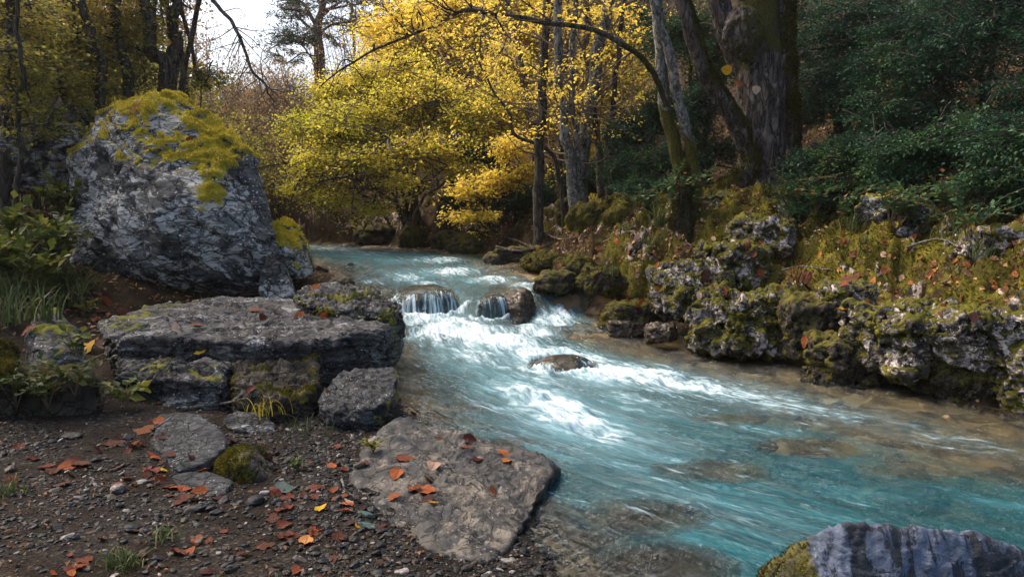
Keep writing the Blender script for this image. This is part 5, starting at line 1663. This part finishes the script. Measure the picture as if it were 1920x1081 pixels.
b3 = gpt(1282, YT - .5, -.1)
t3 = tag(empty('mossy_stump', b3), 'dark moss-wrapped old stump in front of the pale leaning trees', 'stump')
P = curve([b3, at(1280, 370, YT - .5), at(1286, 335, YT - .45), at(1284, 300, YT - .4)], 30, wob=.03, seed=2)
s3 = trunk_mesh('trunk', [(P, np.interp(np.linspace(0, 1, 30), [0, .3, .8, 1], [.15, .09, .06, .02]))], M_BARK_DARK, t3, b3, 20, .3, lambda V, N: .3 + .3 * N[:, 2], 10)
tri = np.concatenate([s3[2][:, [0, 1, 2]], s3[2][:, [0, 2, 3]]])
mv = moss_blades(s3[1] - b3, s3[3], tri, np.ones(len(s3[1])), 7000, .04, rgA)
obj('moss', mesh_from('moss', mv[0], [mv[1]], [M_MOSS], {'var': mv[2] * .55}, smooth=False), t3)

# --- slender trunks over the bend -------------------------------------------------------------
SL = [
    ('thin dark upright tree at the left of the slender trunks', [(1008, 395), (1012, 300), (1016, 200), (1021, 100), (1026, 0), (1030, -150)], 11.2, .075, .05, M_BARK_DARK),
    ('pale kinked sapling leaning left among the slender trunks', [(1082, 400), (1070, 310), (1063, 250), (1053, 180), (1046, 100), (1044, 0), (1040, -150)], 10.9, .075, .05, M_BARK_PALE),
    ('thickest pale lichened trunk of the slender group, leaning right', [(1095, 400), (1090, 330), (1098, 250), (1112, 150), (1128, 60), (1142, 0), (1170, -120)], 11.3, .1, .075, M_BARK_PALE),
    ('dark twiggy pole at the right of the slender trunks', [(1140, 380), (1142, 300), (1147, 220), (1154, 150), (1162, 85), (1172, 0), (1185, -120)], 11.4, .05, .03, M_BARK_DARK),
    ('warm brown trunk leaning left behind the slender poles', [(1020, 380), (1006, 290), (998, 235), (985, 170), (968, 90), (950, 0), (930, -100)], 13.6, .09, .05, M_BARK_WARM),
    ('short brown trunk between the two pale saplings', [(1050, 395), (1048, 320), (1046, 240), (1050, 160), (1062, 70), (1075, 0), (1085, -120)], 13.0, .07, .045, M_BARK_WARM),
    ('slim grey sapling just right of the pale kinked one', [(1104, 405), (1082, 300), (1075, 200), (1072, 100), (1080, 0), (1085, -130)], 11.0, .05, .035, M_BARK_PALE),
    ('thin brown pole at the far right of the slender group', [(1125, 395), (1122, 300), (1110, 190), (1102, 80), (1100, -20), (1098, -130)], 11.5, .06, .045, M_BARK_WARM),
    ('bare dark sapling leaning left over the yellow leaves', [(1062, 400), (1040, 300), (968, 255), (948, 200), (910, 140), (890, 90)], 11.2, .035, .012, M_BARK_DARK),
]
for k, (lab, pp, Y, r0, r1, bk) in enumerate(SL):
    b = gpt(pp[0][0], Y, -.1)
    rg = np.random.default_rng(200 + k)
    root = tag(empty('slender_tree', b), lab, 'tree', 'slender trunks over the bend')
    P = curve([b] + [at(x, y, Y) for x, y in pp[1:]], 44, wob=.05, seed=k + 20)
    trunk_mesh('trunk', [(P, taper(44, r0, r1, .8, .3))], bk, root, b, 12, .16, lambda V, N, z=b[2]: .6 * sstep(z + .8, z, V[:, 2]) + .12, 20 + k)
    br = []
    for j in range(16):
        i = rg.integers(8, 42)
        d = unit(np.array([rg.normal(0, 1), rg.normal(0, .7), rg.uniform(.1, 1.0)]))
        L = rg.uniform(.4, 1.5)
        q = P[i]
        c = curve([q, q + d * L * .5 + rg.normal(0, .08, 3), q + d * L + np.array([0, 0, .15 * L])], 9)
        br.append((c, taper(9, r1 * .3, .004)))
        for m_ in range(2):
            q2 = c[rg.integers(3, 8)]
            br.append((curve([q2, q2 + unit(d + rg.normal(0, .7, 3)) * L * .5], 5), taper(5, .006, .003)))
    O2 = np.array([c[-2] for c, _ in br])
    E2 = np.array([c[-1] for c, _ in br])
    E2 = O2 + unit(E2 - O2) * .35
    V, F, PP = spray_leaves(O2, E2, 20, .045, rg, .7, .2)
    TV, TF = tubes(br, 4)
    obj('crown', mesh_from('crown', np.concatenate([V, TV]) - b, [F, TF + len(V)], [M_YELLOW, M_TWIGW], {'var': np.concatenate([np.repeat(np.clip(rg.normal(.6, .2, len(PP)), 0, 1), 4), np.zeros(len(TV))])}, smooth=False,
                            midx=np.concatenate([np.zeros(len(F), int), np.ones(len(TF), int)])), root)

# --- the yellow hazel over the far bank and the golden trees behind ---------------------------
YH = 13.8
bh = gpt(772, YH + .3, -.1)
rgH = np.random.default_rng(31)
stems, limbs = [], []
for k, (tx, ty, dy) in enumerate([(640, 250, -.6), (700, 190, .3), (760, 150, .8), (820, 200, -.4), (870, 230, .5), (600, 330, -.8), (730, 260, -1.1), (800, 120, 1.0), (900, 300, -.6), (660, 330, -1.2), (840, 310, -1.2)]):
    top = at(tx, ty, YH + dy)
    o = bh + np.array([rgH.normal(0, .18), rgH.normal(0, .12), 0])
    mid = o * .55 + top * .45 + np.array([0, 0, .35])
    stems.append(([o, o + (mid - o) * .4 + np.array([0, 0, .25]), mid, top], rgH.uniform(.03, .055), .012))
tree('hazel', 'broad yellow-green hazel fanning out from many stems on the far bank', 'tree', bh, stems, [],
     [B(640, 240, YH - .5, .8, 1.0, .55), B(720, 200, YH, .9, 1.0, .6), B(800, 185, YH + .3, 1.0, 1.0, .65), B(890, 225, YH, .8, .9, .55), B(590, 300, YH - .8, .6, .8, .35), B(690, 290, YH - 1.0, .8, .8, .3), B(800, 270, YH - .7, 1.0, .8, .35),
      B(620, 365, YH - 1.0, .6, .6, .2), B(700, 385, YH - 1.0, .4, .5, .14), B(860, 310, YH - .6, .7, .6, .25), B(565, 235, YH, .45, .7, .4), B(620, 170, YH + .4, .5, .7, .35), B(690, 140, YH + .6, .6, .7, .4), B(770, 130, YH + .8, .8, .8, .4), B(940, 180, YH + .2, .6, .7, .4), B(560, 345, YH - 1, .35, .5, .2), B(750, 335, YH - 1.1, .5, .5, .15)],
     M_LIMEY, M_BARK_DARK, 32, nspray=2100, per=42, size=.05, twig_len=.8, spread=.36, twig_r=.007, stem_name='stem', twigm=M_TWIG, varfn=lambda P: np.clip((P[:, 0] - at(700, 0, YH)[0]) * .09, -.2, .3), sides=3, shell=.0)

# golden trees
GT = [
    ('tall golden tree directly behind the yellow hazel', 850, 16.0, 7.5, [B(760, 130, 16, 1.1, 1.2, .8), B(860, 90, 16, 1.3, 1.2, .9), B(950, 140, 15.6, 1.0, 1, .8), B(800, 40, 16.3, 1.2, 1.2, .8), B(900, 10, 16.2, 1.3, 1.2, .8), B(720, 60, 16.4, .7, 1, .5), B(860, 190, 15.5, 1.0, 1, .6), B(780, 90, 15.8, .9, .9, .6)]),
    ('golden tree behind the slender trunks', 1060, 16.5, 7.5, [B(1040, 120, 16.5, 1.2, 1.2, .9), B(1120, 180, 16.2, .9, 1, .9), B(1000, 30, 16.5, 1.2, 1.2, .8), B(1100, 60, 16.5, 1.1, 1.1, .8), B(1010, 220, 15.8, .9, .9, .7), B(1090, 280, 15.6, .7, .8, .6), B(960, 240, 15.2, .7, .7, .5), B(1160, 60, 16.4, .8, .9, .8), B(1170, 140, 16.2, .6, .8, .7)]),
    ('low golden bush drooping over the right end of the far bank', 925, 12.6, 2.4, [B(880, 350, 12.0, .45, .5, .18), B(900, 395, 11.8, .4, .4, .12), B(940, 330, 12.3, .5, .5, .2), B(985, 320, 12.2, .4, .4, .2), B(960, 270, 12.4, .4, .5, .25), B(860, 400, 11.9, .3, .3, .08)]),
]
for k, (lab, px, Y, h, bl) in enumerate(GT):
    b = gpt(px, Y + .4, -.1)
    rg = np.random.default_rng(60 + k)
    low = k == 2
    if low:
        stems = [([b, b * .5 + c * .5 + np.array([0, .05, .25]), c], .03, .01) for c, r in bl]
        limbs = []
    else:
        top = b + np.array([.2, 0, h])
        stems = [([b, b + (top - b) * .5 + rg.normal(0, .15, 3), top], .1, .03)]
        limbs = [([b + (top - b) * rg.uniform(.25, .6), (b + (top - b) * .5) * .4 + c * .6, c], .04, .012) for c, r in bl]
    tree('golden_tree' if not low else 'golden_bush', lab, 'tree' if not low else 'bush', b, stems, limbs, bl, M_YELLOW, M_BARK_WARM, 70 + k, nspray=330 if low else 2100, per=30 if low else 46, size=.055 if low else .06, twig_len=.45 if low else .95, spread=.5 if low else .34, twig_r=.007, varbias=-.15 if low else .02, shell=.05, droop=.2)

# --- bare brown thicket in the gap on the left ------------------------------------------------
def bare_shrub(name, label, group, b, h, w, seed, nst=26, leafm=None, nleaf=0, size=.04, r=.012, mat=None, copy_of=None):
    rg = np.random.default_rng(seed)
    root = tag(empty(name, b), label, 'shrub', group)
    L = []
    for k in range(nst):
        a = rg.uniform(0, 2 * np.pi)
        top = np.array([math.cos(a) * w * rg.uniform(.2, 1), math.sin(a) * w * rg.uniform(.2, 1), h * rg.uniform(.6, 1.05)])
        o = np.array([math.cos(a), math.sin(a), 0]) * rg.uniform(0, .25) * w
        c = curve([o, (o + top) * .5 + np.array([0, 0, .12 * h]) + rg.normal(0, .05, 3) * h, top], 9)
        L.append((c, taper(9, r, r * .3)))
        for j in range(6):
            q = c[rg.integers(3, 9)]
            d = unit(np.array([rg.normal(0, .7), rg.normal(0, .7), rg.uniform(.1, 1)]))
            e = q + d * h * rg.uniform(.12, .32)
            c2 = curve([q, (q + e) / 2 + rg.normal(0, .02, 3) * h, e], 5)
            L.append((c2, taper(5, r * .4, r * .18)))
            for m_ in range(3):
                q2 = c2[rg.integers(1, 5)]
                L.append((np.array([q2, q2 + unit(d + rg.normal(0, .6, 3)) * h * rg.uniform(.05, .15)]), np.array([r * .22, r * .12])))
    V, F = tubes(L, 3)
    obj('stem', mesh_from('stem', V, [F], [mat or M_TWIGW], smooth=False), root)
    if nleaf:
        idx = rg.integers(0, len(L), nleaf)
        P = np.array([L[i][0][rg.integers(len(L[i][0]) // 2, len(L[i][0]))] for i in idx]) + rg.normal(0, .04, (nleaf, 3))
        V, F = leaf_quads(P, rg.normal(size=(nleaf, 3)) + np.array([0, 0, -.3]), rg.normal(size=(nleaf, 3)) * .6 + UP, size * rg.uniform(.6, 1.3, nleaf))
        var = np.clip(.5 + .3 * fbm(P * 1.5, 2) + rg.normal(0, .15, nleaf), 0, 1)
        obj('foliage', mesh_from('foliage', V, [F], [leafm], {'var': np.repeat(var, 4)}, smooth=False), root)
    return root


def copy_thing(src, loc, rz, sc, label=None, group=None):
    r = src.copy()
    COL.objects.link(r)
    r.location = loc
    r.rotation_euler = (0, 0, rz)
    r.scale = (sc, sc, sc)
    if label:
        r['label'] = label
    if group:
        r['group'] = group
    for ch in list(src.children):
        c = ch.copy()
        COL.objects.link(c)
        c.parent = r
        for g in ch.children:
            d = g.copy()
            COL.objects.link(d)
            d.parent = c
    return r


TH = [bare_shrub('thicket_shrub', 'bare brown thicket shrub in the hazy gap beyond the boulder', 'bare thicket shrubs beyond the boulder', (0, 0, 0), 2.6, 1.2, 300 + k, 34, M_RUSTY, 1500, .06, .014) for k in range(3)]
rgT = np.random.default_rng(91)
spots = []
for k in range(64):
    Y = rgT.uniform(14.5, 30)
    px = rgT.uniform(380, 760) if Y > 17.5 else rgT.uniform(430, 620)
    spots.append((px, Y))
for k, (px, Y) in enumerate(spots):
    p = gpt(px, Y, -.05)
    s = rgT.uniform(.6, 1.1) * (1.0 if Y < 20 else 1.15)
    if k < 3:
        TH[k].location, TH[k].scale = p, (s, s, s)
    else:
        copy_thing(TH[k % 3], p, rgT.uniform(0, 6.28), s)

SP = [bare_shrub('bare_tree', 'tall thin bare tree with fine brown twigs before the bright sky gap', 'bare trees before the bright sky', (0, 0, 0), 6.0, 1.9, 340 + k, 11, M_RUSTY, 700, .06, .018) for k in range(2)]
for k, (px, Y, sc) in enumerate([(520, 25, .8), (395, 21, .95), (665, 23, 1.05), (700, 25, 1.1), (455, 27, .9)]):
    if k < 2:
        SP[k].location, SP[k].scale = gpt(px, Y, -.1), (sc, sc, sc)
    else:
        copy_thing(SP[k % 2], gpt(px, Y, -.1), rgT.uniform(0, 6.28), sc)

# --- left bank: leaning olive trees -----------------------------------------------------------
LT = [  # label, trunk pixels, distance, r0, r1, bark, crown blobs
    ('dark double-stemmed tree, the left stem, rising behind the top of the boulder', [(315, 215), (300, 150), (283, 90), (272, 30), (268, -40), (262, -200)], 10.6, .095, .07, [(260, 30, .8), (300, -80, .9), (210, 60, .8)]),
    ('dark double-stemmed tree, the right stem, rising behind the top of the boulder', [(330, 215), (322, 150), (322, 80), (328, 20), (338, -60), (350, -200)], 10.9, .085, .06, [(330, -70, .9), (375, 140, .45)]),
    ('slim dark tree just right of the double-stemmed one', [(352, 215), (348, 160), (335, 90), (312, 30), (290, -30), (270, -160)], 11.4, .055, .04, [(300, 60, .4), (290, -90, .9)]),
    ('leaning grey tree behind the left shoulder of the boulder', [(245, 215), (236, 150), (226, 95), (215, 20), (206, -60), (195, -200)], 10.4, .07, .05, [(210, 110, .8), (190, 20, .9), (250, 140, .6)]),
    ('thin tree leaning left behind the left shoulder of the boulder', [(205, 210), (192, 150), (178, 100), (160, 40), (140, -30), (110, -180)], 10.0, .065, .045, [(150, 90, .8), (120, 10, .9), (180, 160, .6)]),
    ('crooked tree with olive leaves on the left slope', [(120, 280), (105, 200), (90, 120), (60, 40), (40, -40), (20, -160)], 9.6, .07, .045, [(80, 120, .8), (50, 30, .9), (120, 180, .7), (20, 100, .6)]),
    ('olive-leaved tree at the left edge of the slope', [(10, 330), (15, 220), (25, 120), (20, 30), (10, -60), (0, -160)], 8.6, .06, .04, [(20, 60, .8), (60, 140, .6), (-20, 160, .6), (10, -10, .8)]),
    ('sapling with olive leaves in front of the pale slope rock', [(28, 400), (32, 280), (38, 180), (36, 90), (30, 0), (24, -80)], 7.8, .03, .015, [(36, 190, .4), (20, 110, .5), (70, 240, .35)]),
]
for k, (lab, pp, Y, r0, r1, bl) in enumerate(LT):
    b = gpt(pp[0][0], Y, -.1)
    stems = [([b] + [at(x, y, Y) for x, y in pp[1:]], r0, r1)]
    blobs = [B(x, y, Y + .2, r, r * .9, r * .7) for x, y, r in bl]
    rg = np.random.default_rng(400 + k)
    tr = curve(stems[0][0], 40)
    limbs = [([tr[rg.integers(12, 34)], c + np.array([0, 0, -.1]), c + np.array([rg.normal(0, .2), 0, .2])], r0 * .35, .008) for c, r in blobs]
    tree('leaning_tree' if k else 'dark_tree', lab, 'tree', b, stems, limbs, blobs, M_OLIVE, M_BARK_DARK, 410 + k, nspray=240 if k < 7 else 100, per=28, size=.05, twig_len=.5, spread=.5, group='trees on the left slope', varbias=.05, mossf=lambda V, N: .3 + .3 * N[:, 2], shell=.1)

# added tree out of view on the left, placed to shade the shore
for k, (x, y, z, r) in enumerate([(-6.6, 7.4, 6.4, 1.5)]):
    b = np.array([x, y, gz(x, y) - .1])
    c = np.array([x, y, z])
    rg = np.random.default_rng(480 + k)
    blobs = [(c + rg.normal(0, .8, 3) * (1, 1, .5), (r, r, .8)) for j in range(5)]
    tree('added_shade_tree', 'added dark-stemmed tree out of view on the left, shading the shore', 'tree', b, [([b, b * .5 + c * .5, c], .09, .05)], [([c - np.array([0, 0, 1.5]), q[0]], .04, .01) for q in blobs], blobs, M_OLIVE, M_BARK_DARK, 490 + k, nspray=520, per=26, size=.09, twig_len=.7, spread=.5, shell=.1, group='trees on the left slope')

# under-storey on the left slope
US = [bare_shrub('olive_shrub', 'olive-leaved shrub on the slope behind the boulder', 'olive shrubs on the left slope', (0, 0, 0), 2.0, .9, 450 + k, 22, M_OLIVE, 3800, .07, .01, M_TWIG) for k in range(3)]
rgU = np.random.default_rng(17)
us = [(150, 11.5), (215, 12), (60, 13.5), (270, 12.6), (130, 13), (0, 12), (180, 14), (240, 15), (90, 15), (300, 14), (-40, 12), (340, 13.5), (400, 14.5), (10, 14), (150, 17), (280, 17), (60, 18), (360, 17), (420, 17), (210, 19), (330, 20), (-60, 10), (395, 12.2), (440, 13.2)]
for k, (px, Y) in enumerate(us):
    s = rgU.uniform(.8, 1.25) * (.75 if px > 330 else (1 if Y < 13.5 else 1.5))
    p = gpt(px, Y, -.05)
    if k < 3:
        US[k].location, US[k].scale = p, (s, s, s)
    else:
        copy_thing(US[k % 3], p, rgU.uniform(0, 6.28), s)

# the bare hanging branch in the bright gap
hb = gpt(352, 10.0, 0)
hbp = curve([at(330, 215, 10.3), at(360, 60, 10), at(385, -40, 9.7), at(402, 0, 9.5), at(432, 40, 9.4), at(458, 90, 9.3), at(478, 140, 9.2), at(500, 165, 9.2), at(510, 192, 9.2)], 60, wob=.03, seed=40)
root = tag(empty('bare_sapling', hbp[0]), 'bare dark sapling whose top hangs in a long arc across the bright gap', 'tree')
trunk_mesh('trunk', [(hbp, taper(60, .035, .008))], M_BARK_DARK, root, hbp[0], 7, .1, None, 3)
sb = []
for k in range(26):
    q = hbp[rgU.integers(18, 60)]
    d = unit(np.array([rgU.normal(0, 1), rgU.normal(0, .5), rgU.normal(-.4, .6)]))
    sb.append((curve([q, q + d * .25 + rgU.normal(0, .04, 3), q + d * rgU.uniform(.3, .7)], 6), taper(6, .007, .002)))
V, F = tubes(sb, 4)
obj('crown', mesh_from('crown', V - hbp[0], [F], [M_TWIG], smooth=False), root)

# --- the pine against the sky -----------------------------------------------------------------
YP = 25.0
bp = gpt(598, YP, -.2)
pine = tag(empty('pine_tree', bp), 'tall flat-crowned pine with a pale orange trunk against the white sky', 'tree')
P = curve([bp, at(600, 250, YP), at(600, 160, YP), at(597, 100, YP), at(594, 60, YP), at(602, 20, YP), at(610, -30, YP)], 60, wob=.05, seed=4)
trunk_mesh('trunk', [(P, taper(60, .26, .08, .9))], M_BARK_PINE, pine, bp, 14, .08, None, 5)
rgP = np.random.default_rng(55)
LB, OO, EE = [], [], []
for (x0, y0), (x1, y1), r in [((594, 62), (545, 45), .06), ((595, 80), (520, 70), .05), ((597, 60), (560, 10), .07), ((600, 30), (640, 5), .06), ((598, 62), (660, 55), .05), ((605, 15), (570, -15), .06), ((598, 78), (640, 90), .045), ((596, 50), (530, 20), .05), ((608, -10), (660, -20), .05),
                             ((598, 110), (540, 120), .03), ((598, 130), (560, 85), .03), ((600, 45), (690, 30), .045), ((602, 20), (700, 5), .045), ((598, 90), (500, 100), .035)]:
    a, e = at(x0, y0, YP), at(x1, y1, YP + rgP.normal(0, 1.0))
    c = curve([a, (a * .5 + e * .5) + np.array([0, 0, .25]) + rgP.normal(0, .1, 3), e], 10, wob=.06, seed=int(r * 999))
    LB.append((c, taper(10, r, .015)))
    for k in range(11):
        q = c[rgP.integers(4, 10)]
        d = unit(np.array([rgP.normal(0, 1), rgP.normal(0, 1), rgP.uniform(.0, .6)]))
        OO.append(q)
        EE.append(q + d * rgP.uniform(.4, .9))
V, F = tubes(LB, 7)
obj('limb', mesh_from('limb', V - bp, [F], [M_BARK_PINE], {'moss': np.zeros(len(V))}), pine)
OO, EE = np.array(OO), np.array(EE)
V, F, PP = spray_leaves(OO, EE, 55, .16, rgP, .35, .05, 1.2, .09)
TV, TF = tubes(twig_lines(OO, EE, rgP, .012), 3)
obj('crown', mesh_from('crown', np.concatenate([V, TV]) - bp, [F, TF + len(V)], [M_PINE, M_TWIG], {'var': np.concatenate([np.repeat(rgP.random(len(PP)), 4), np.zeros(len(TV))])}, smooth=False, midx=np.concatenate([np.zeros(len(F), int), np.ones(len(TF), int)])), pine)

# --- dark evergreens on the right -------------------------------------------------------------
EV = [  # label, base px, Y, blobs
    ('dark evergreen filling the upper right corner', 1850, 8.4, [(1850, 60, 8.2, .9, .7, .6), (1760, 130, 8.4, .7, .6, .4), (1930, 180, 7.8, .7, .6, .4), (1880, -20, 8.4, 1, .7, .5)]),
    ('dark evergreen right behind the old tree', 1570, 10.2, [(1570, 60, 10.2, .8, .7, .6), (1640, 20, 10, .8, .7, .6), (1540, 150, 10.1, .6, .6, .5), (1600, 190, 9.9, .6, .6, .4)]),
    ('evergreen with long drooping sprays in the middle of the right slope', 1690, 9.0, [(1690, 120, 8.9, .8, .6, .4), (1650, 200, 8.7, .6, .6, .35), (1740, 210, 8.5, .6, .6, .3), (1720, 50, 9.2, .8, .7, .4)]),
    ('low evergreen sprays hanging over the bank right of the old tree', 1570, 8.9, [(1560, 290, 8.6, .55, .5, .22), (1620, 270, 8.5, .5, .5, .2), (1520, 340, 8.6, .4, .4, .18), (1590, 345, 8.4, .5, .4, .16), (1500, 385, 8.5, .28, .3, .14)]),
    ('evergreen sprays hanging low under the dark hollow at the right', 1730, 8.0, [(1700, 270, 7.8, .5, .5, .18), (1780, 265, 7.6, .5, .5, .18), (1840, 240, 7.5, .5, .5, .2), (1680, 310, 7.8, .4, .4, .14)]),
    ('evergreen at the right edge above the limestone', 1900, 7.2, [(1900, 260, 7.0, .5, .5, .3), (1950, 330, 6.7, .4, .4, .25), (1870, 330, 6.9, .4, .4, .16)]),
    ('evergreen between the leaning trees and the slender trunks', 1215, 10.8, [(1215, 300, 10.5, .5, .5, .3), (1180, 240, 10.8, .45, .5, .3), (1205, 345, 10.3, .45, .4, .18), (1160, 320, 10.8, .35, .4, .22), (1230, 200, 11, .4, .5, .35)]),
    ('dark evergreen in the shade behind the old tree fork', 1320, 10.6, [(1310, 200, 10.4, .5, .5, .5), (1340, 110, 10.6, .5, .5, .5), (1280, 290, 10.2, .4, .4, .3), (1350, 280, 10.3, .4, .4, .3), (1290, 60, 10.9, .6, .6, .6)]),
    ('dark evergreen under the golden trees at the bend', 920, 13.4, [(900, 290, 13.6, .6, .6, .35), (930, 360, 13.0, .5, .5, .3), (870, 370, 13.6, .5, .5, .3), (990, 360, 13, .5, .5, .35)]),
    ('dark evergreen behind the feet of the slender trunks', 1100, 13.6, [(1100, 330, 13.6, .7, .6, .4), (1040, 350, 13.6, .6, .6, .4), (1160, 300, 13.4, .5, .5, .5)]),
    ('dark evergreen in the far shade at the top centre right', 1500, 12.5, [(1480, 40, 12.5, 1, .8, .8), (1530, 160, 12, .8, .7, .7), (1420, 100, 12.6, .8, .8, .8), (1230, 60, 12.8, .6, .6, .8)]),
    ('evergreen on the upper slope behind the corner evergreen', 1780, 11.5, [(1780, 30, 11.5, 1.1, 1, .8), (1880, 120, 11, 1, 1, .7), (1700, 60, 11.6, 1, 1, .7), (1950, 40, 11, 1, 1, .8), (1640, 110, 11.5, .9, .8, .7)]),
]
for k, (lab, px, Y, bl) in enumerate(EV):
    b = gpt(px, Y, -.1)
    blobs = [(at(x, y, yy), (rx, ry, rz)) for x, y, yy, rx, ry, rz in bl]
    stems = [([b, b * .5 + c * .5 + np.array([0, .1, .2]), c], .05, .012) for c, r in blobs]
    tree('evergreen', lab, 'evergreen shrub', b, stems, [], blobs, M_DARKG, M_BARK_DARK, 500 + k, nspray=620 if k not in (8, 9, 10, 11) else 480, per=46, size=.04 if k not in (8, 9, 10, 11) else .06, twig_len=.38, spread=.42, droop=.22, tilt=.35, group='dark evergreens on the right slope', stem_name='stem', shell=.1, varbias=.04 if k in (3, 4, 5) else -.04, varscale=1.6, width=.3)

# --- far wood beyond everything: nobody could count it ----------------------------------------
def far_wood():
    rg = np.random.default_rng(8)
    L, PP, VV = [], [], []
    for k in range(420):
        Y = rg.uniform(24, 46)
        px = rg.uniform(-300, 2100)
        if 400 < px < 700:
            hgt = rg.uniform(1.8, 3.4)
        elif px <= 400:
            hgt = rg.uniform(4, 8)
        else:
            hgt = rg.uniform(4, 9)
        p = gpt(px, Y, -.1)
        top = p + np.array([rg.normal(0, .4), rg.normal(0, .3), hgt])
        c = curve([p, (p + top) / 2 + rg.normal(0, .2, 3), top], 8)
        L.append((c, taper(8, .07, .015)))
        for j in range(14):
            q = c[rg.integers(1, 8)]
            d = unit(np.array([rg.normal(0, .8), rg.normal(0, .8), rg.uniform(.1, 1)]))
            e = q + d * rg.uniform(.5, 1.5)
            L.append((curve([q, (q + e) / 2 + rg.normal(0, .08, 3), e], 4), taper(4, .02, .006)))
            m = 12 if px > 700 or px < 400 else 5
            PP.append(q + (e - q) * rg.uniform(.3, 1.1, (m, 1)) + rg.normal(0, .18, (m, 3)))
    P = np.concatenate(PP)
    V, F = leaf_quads(P, rg.normal(size=P.shape), rg.normal(size=P.shape) + UP, .16 * rg.uniform(.6, 1.3, len(P)))
    var = np.clip(.5 + .3 * fbm(P * .3, 3) + rg.normal(0, .15, len(P)), 0, 1)
    TV, TF = tubes(L, 4)
    me = mesh_from('far_wood', np.concatenate([V, TV]), [F, TF + len(V)], [M_RUSTY, M_TWIGW], {'var': np.concatenate([np.repeat(var, 4), np.zeros(len(TV))])}, smooth=False, midx=np.concatenate([np.zeros(len(F), int), np.ones(len(TF), int)]))
    tag(obj('far_wood', me), 'hazy brown far wood closing the view behind the stream', 'wood', kind='stuff')


far_wood()
# --- three leaves caught in front of the old tree ---------------------------------------------
for px, py, wpx, cn, lab in ((1361, 131, 22, 'golden yellow', 'bright yellow leaf hanging before the mossy limb of the old tree'), (1386, 158, 15, 'orange-tan', 'small tan leaf between two larger ones on the trunk of the old tree'), (1417, 169, 18, 'pale pinkish-tan', 'pale orange leaf stuck on the fissured trunk of the old tree')):
    p = at(px, py, 9.0)
    o = tag(obj('hanging_leaf', LEAF[cn][1 if wpx > 16 else 2]), lab, 'leaf')
    o.rotation_euler = (math.radians(80), math.radians(90 + 25 * (wpx - 18)), 0)
    L = wpx / FPX * 9.0 * .95
    o.scale = (L, L * 1.5, L * 1.6)
    o.location = p
# ------------------------------------------------------------------ light
SUN_AZ, SUN_EL = math.radians(-60), math.radians(52)      # azimuth measured from +Y towards +X
w = bpy.data.worlds.new('World')
SC.world = w
w.use_nodes = True
nt = w.node_tree
bg = nt.nodes['Background']
sky = nt.nodes.new('ShaderNodeTexSky')
sky.sky_type = 'NISHITA'
sky.sun_disc = False
sky.sun_elevation = SUN_EL
sky.sun_rotation = SUN_AZ
sky.air_density = 1.0
sky.dust_density = 5.0
nt.links.new(sky.outputs[0], bg.inputs[0])
bg.inputs[1].default_value = 0.15
sd = bpy.data.lights.new('sun', 'SUN')
sd.energy = 2.3
sd.angle = math.radians(35)
sd.color = (1.0, 0.87, 0.68)
so = obj('sun', sd)
v = Vector((math.sin(SUN_AZ) * math.cos(SUN_EL), math.cos(SUN_AZ) * math.cos(SUN_EL), math.sin(SUN_EL)))
so.rotation_euler = v.to_track_quat('Z', 'Y').to_euler()
SC.view_settings.view_transform = 'Standard'
SC.view_settings.look = 'None'
SC.view_settings.gamma = 1
SC.view_settings.use_curve_mapping = False
SC.view_settings.exposure = 1.05
SC.render.engine = 'CYCLES'
cy = SC.cycles
cy.use_denoising = True
cy.max_bounces = 8
cy.transparent_max_bounces = 12
cy.diffuse_bounces = 3
cy.glossy_bounces = 3
cy.transmission_bounces = 4
cy.caustics_reflective = False
cy.caustics_refractive = False
SC.render.use_persistent_data = False


# ------------------------------------------------------------------ the hazy autumn air
def haze():
    V = np.array([(x, y, z) for x in (-130, 130) for y in (-60, 140) for z in (-8, 45)], float)
    F = np.array([[0, 1, 3, 2], [4, 6, 7, 5], [0, 4, 5, 1], [2, 3, 7, 6], [0, 2, 6, 4], [1, 5, 7, 3]])
    t = NT('haze')
    v = t.n('VolumePrincipled', {'Color': (0.95, 0.9, 0.84, 1), 'Density': 0.0007, 'Anisotropy': 0.4}).outputs[0]
    t.n('OutputMaterial', {'Volume': v})
    tag(obj('haze', mesh_from('haze', V, [F], [t.m], smooth=False)), 'thin warm haze in the air of the valley', 'haze', kind='stuff')


haze()
cy.volume_bounces = 0
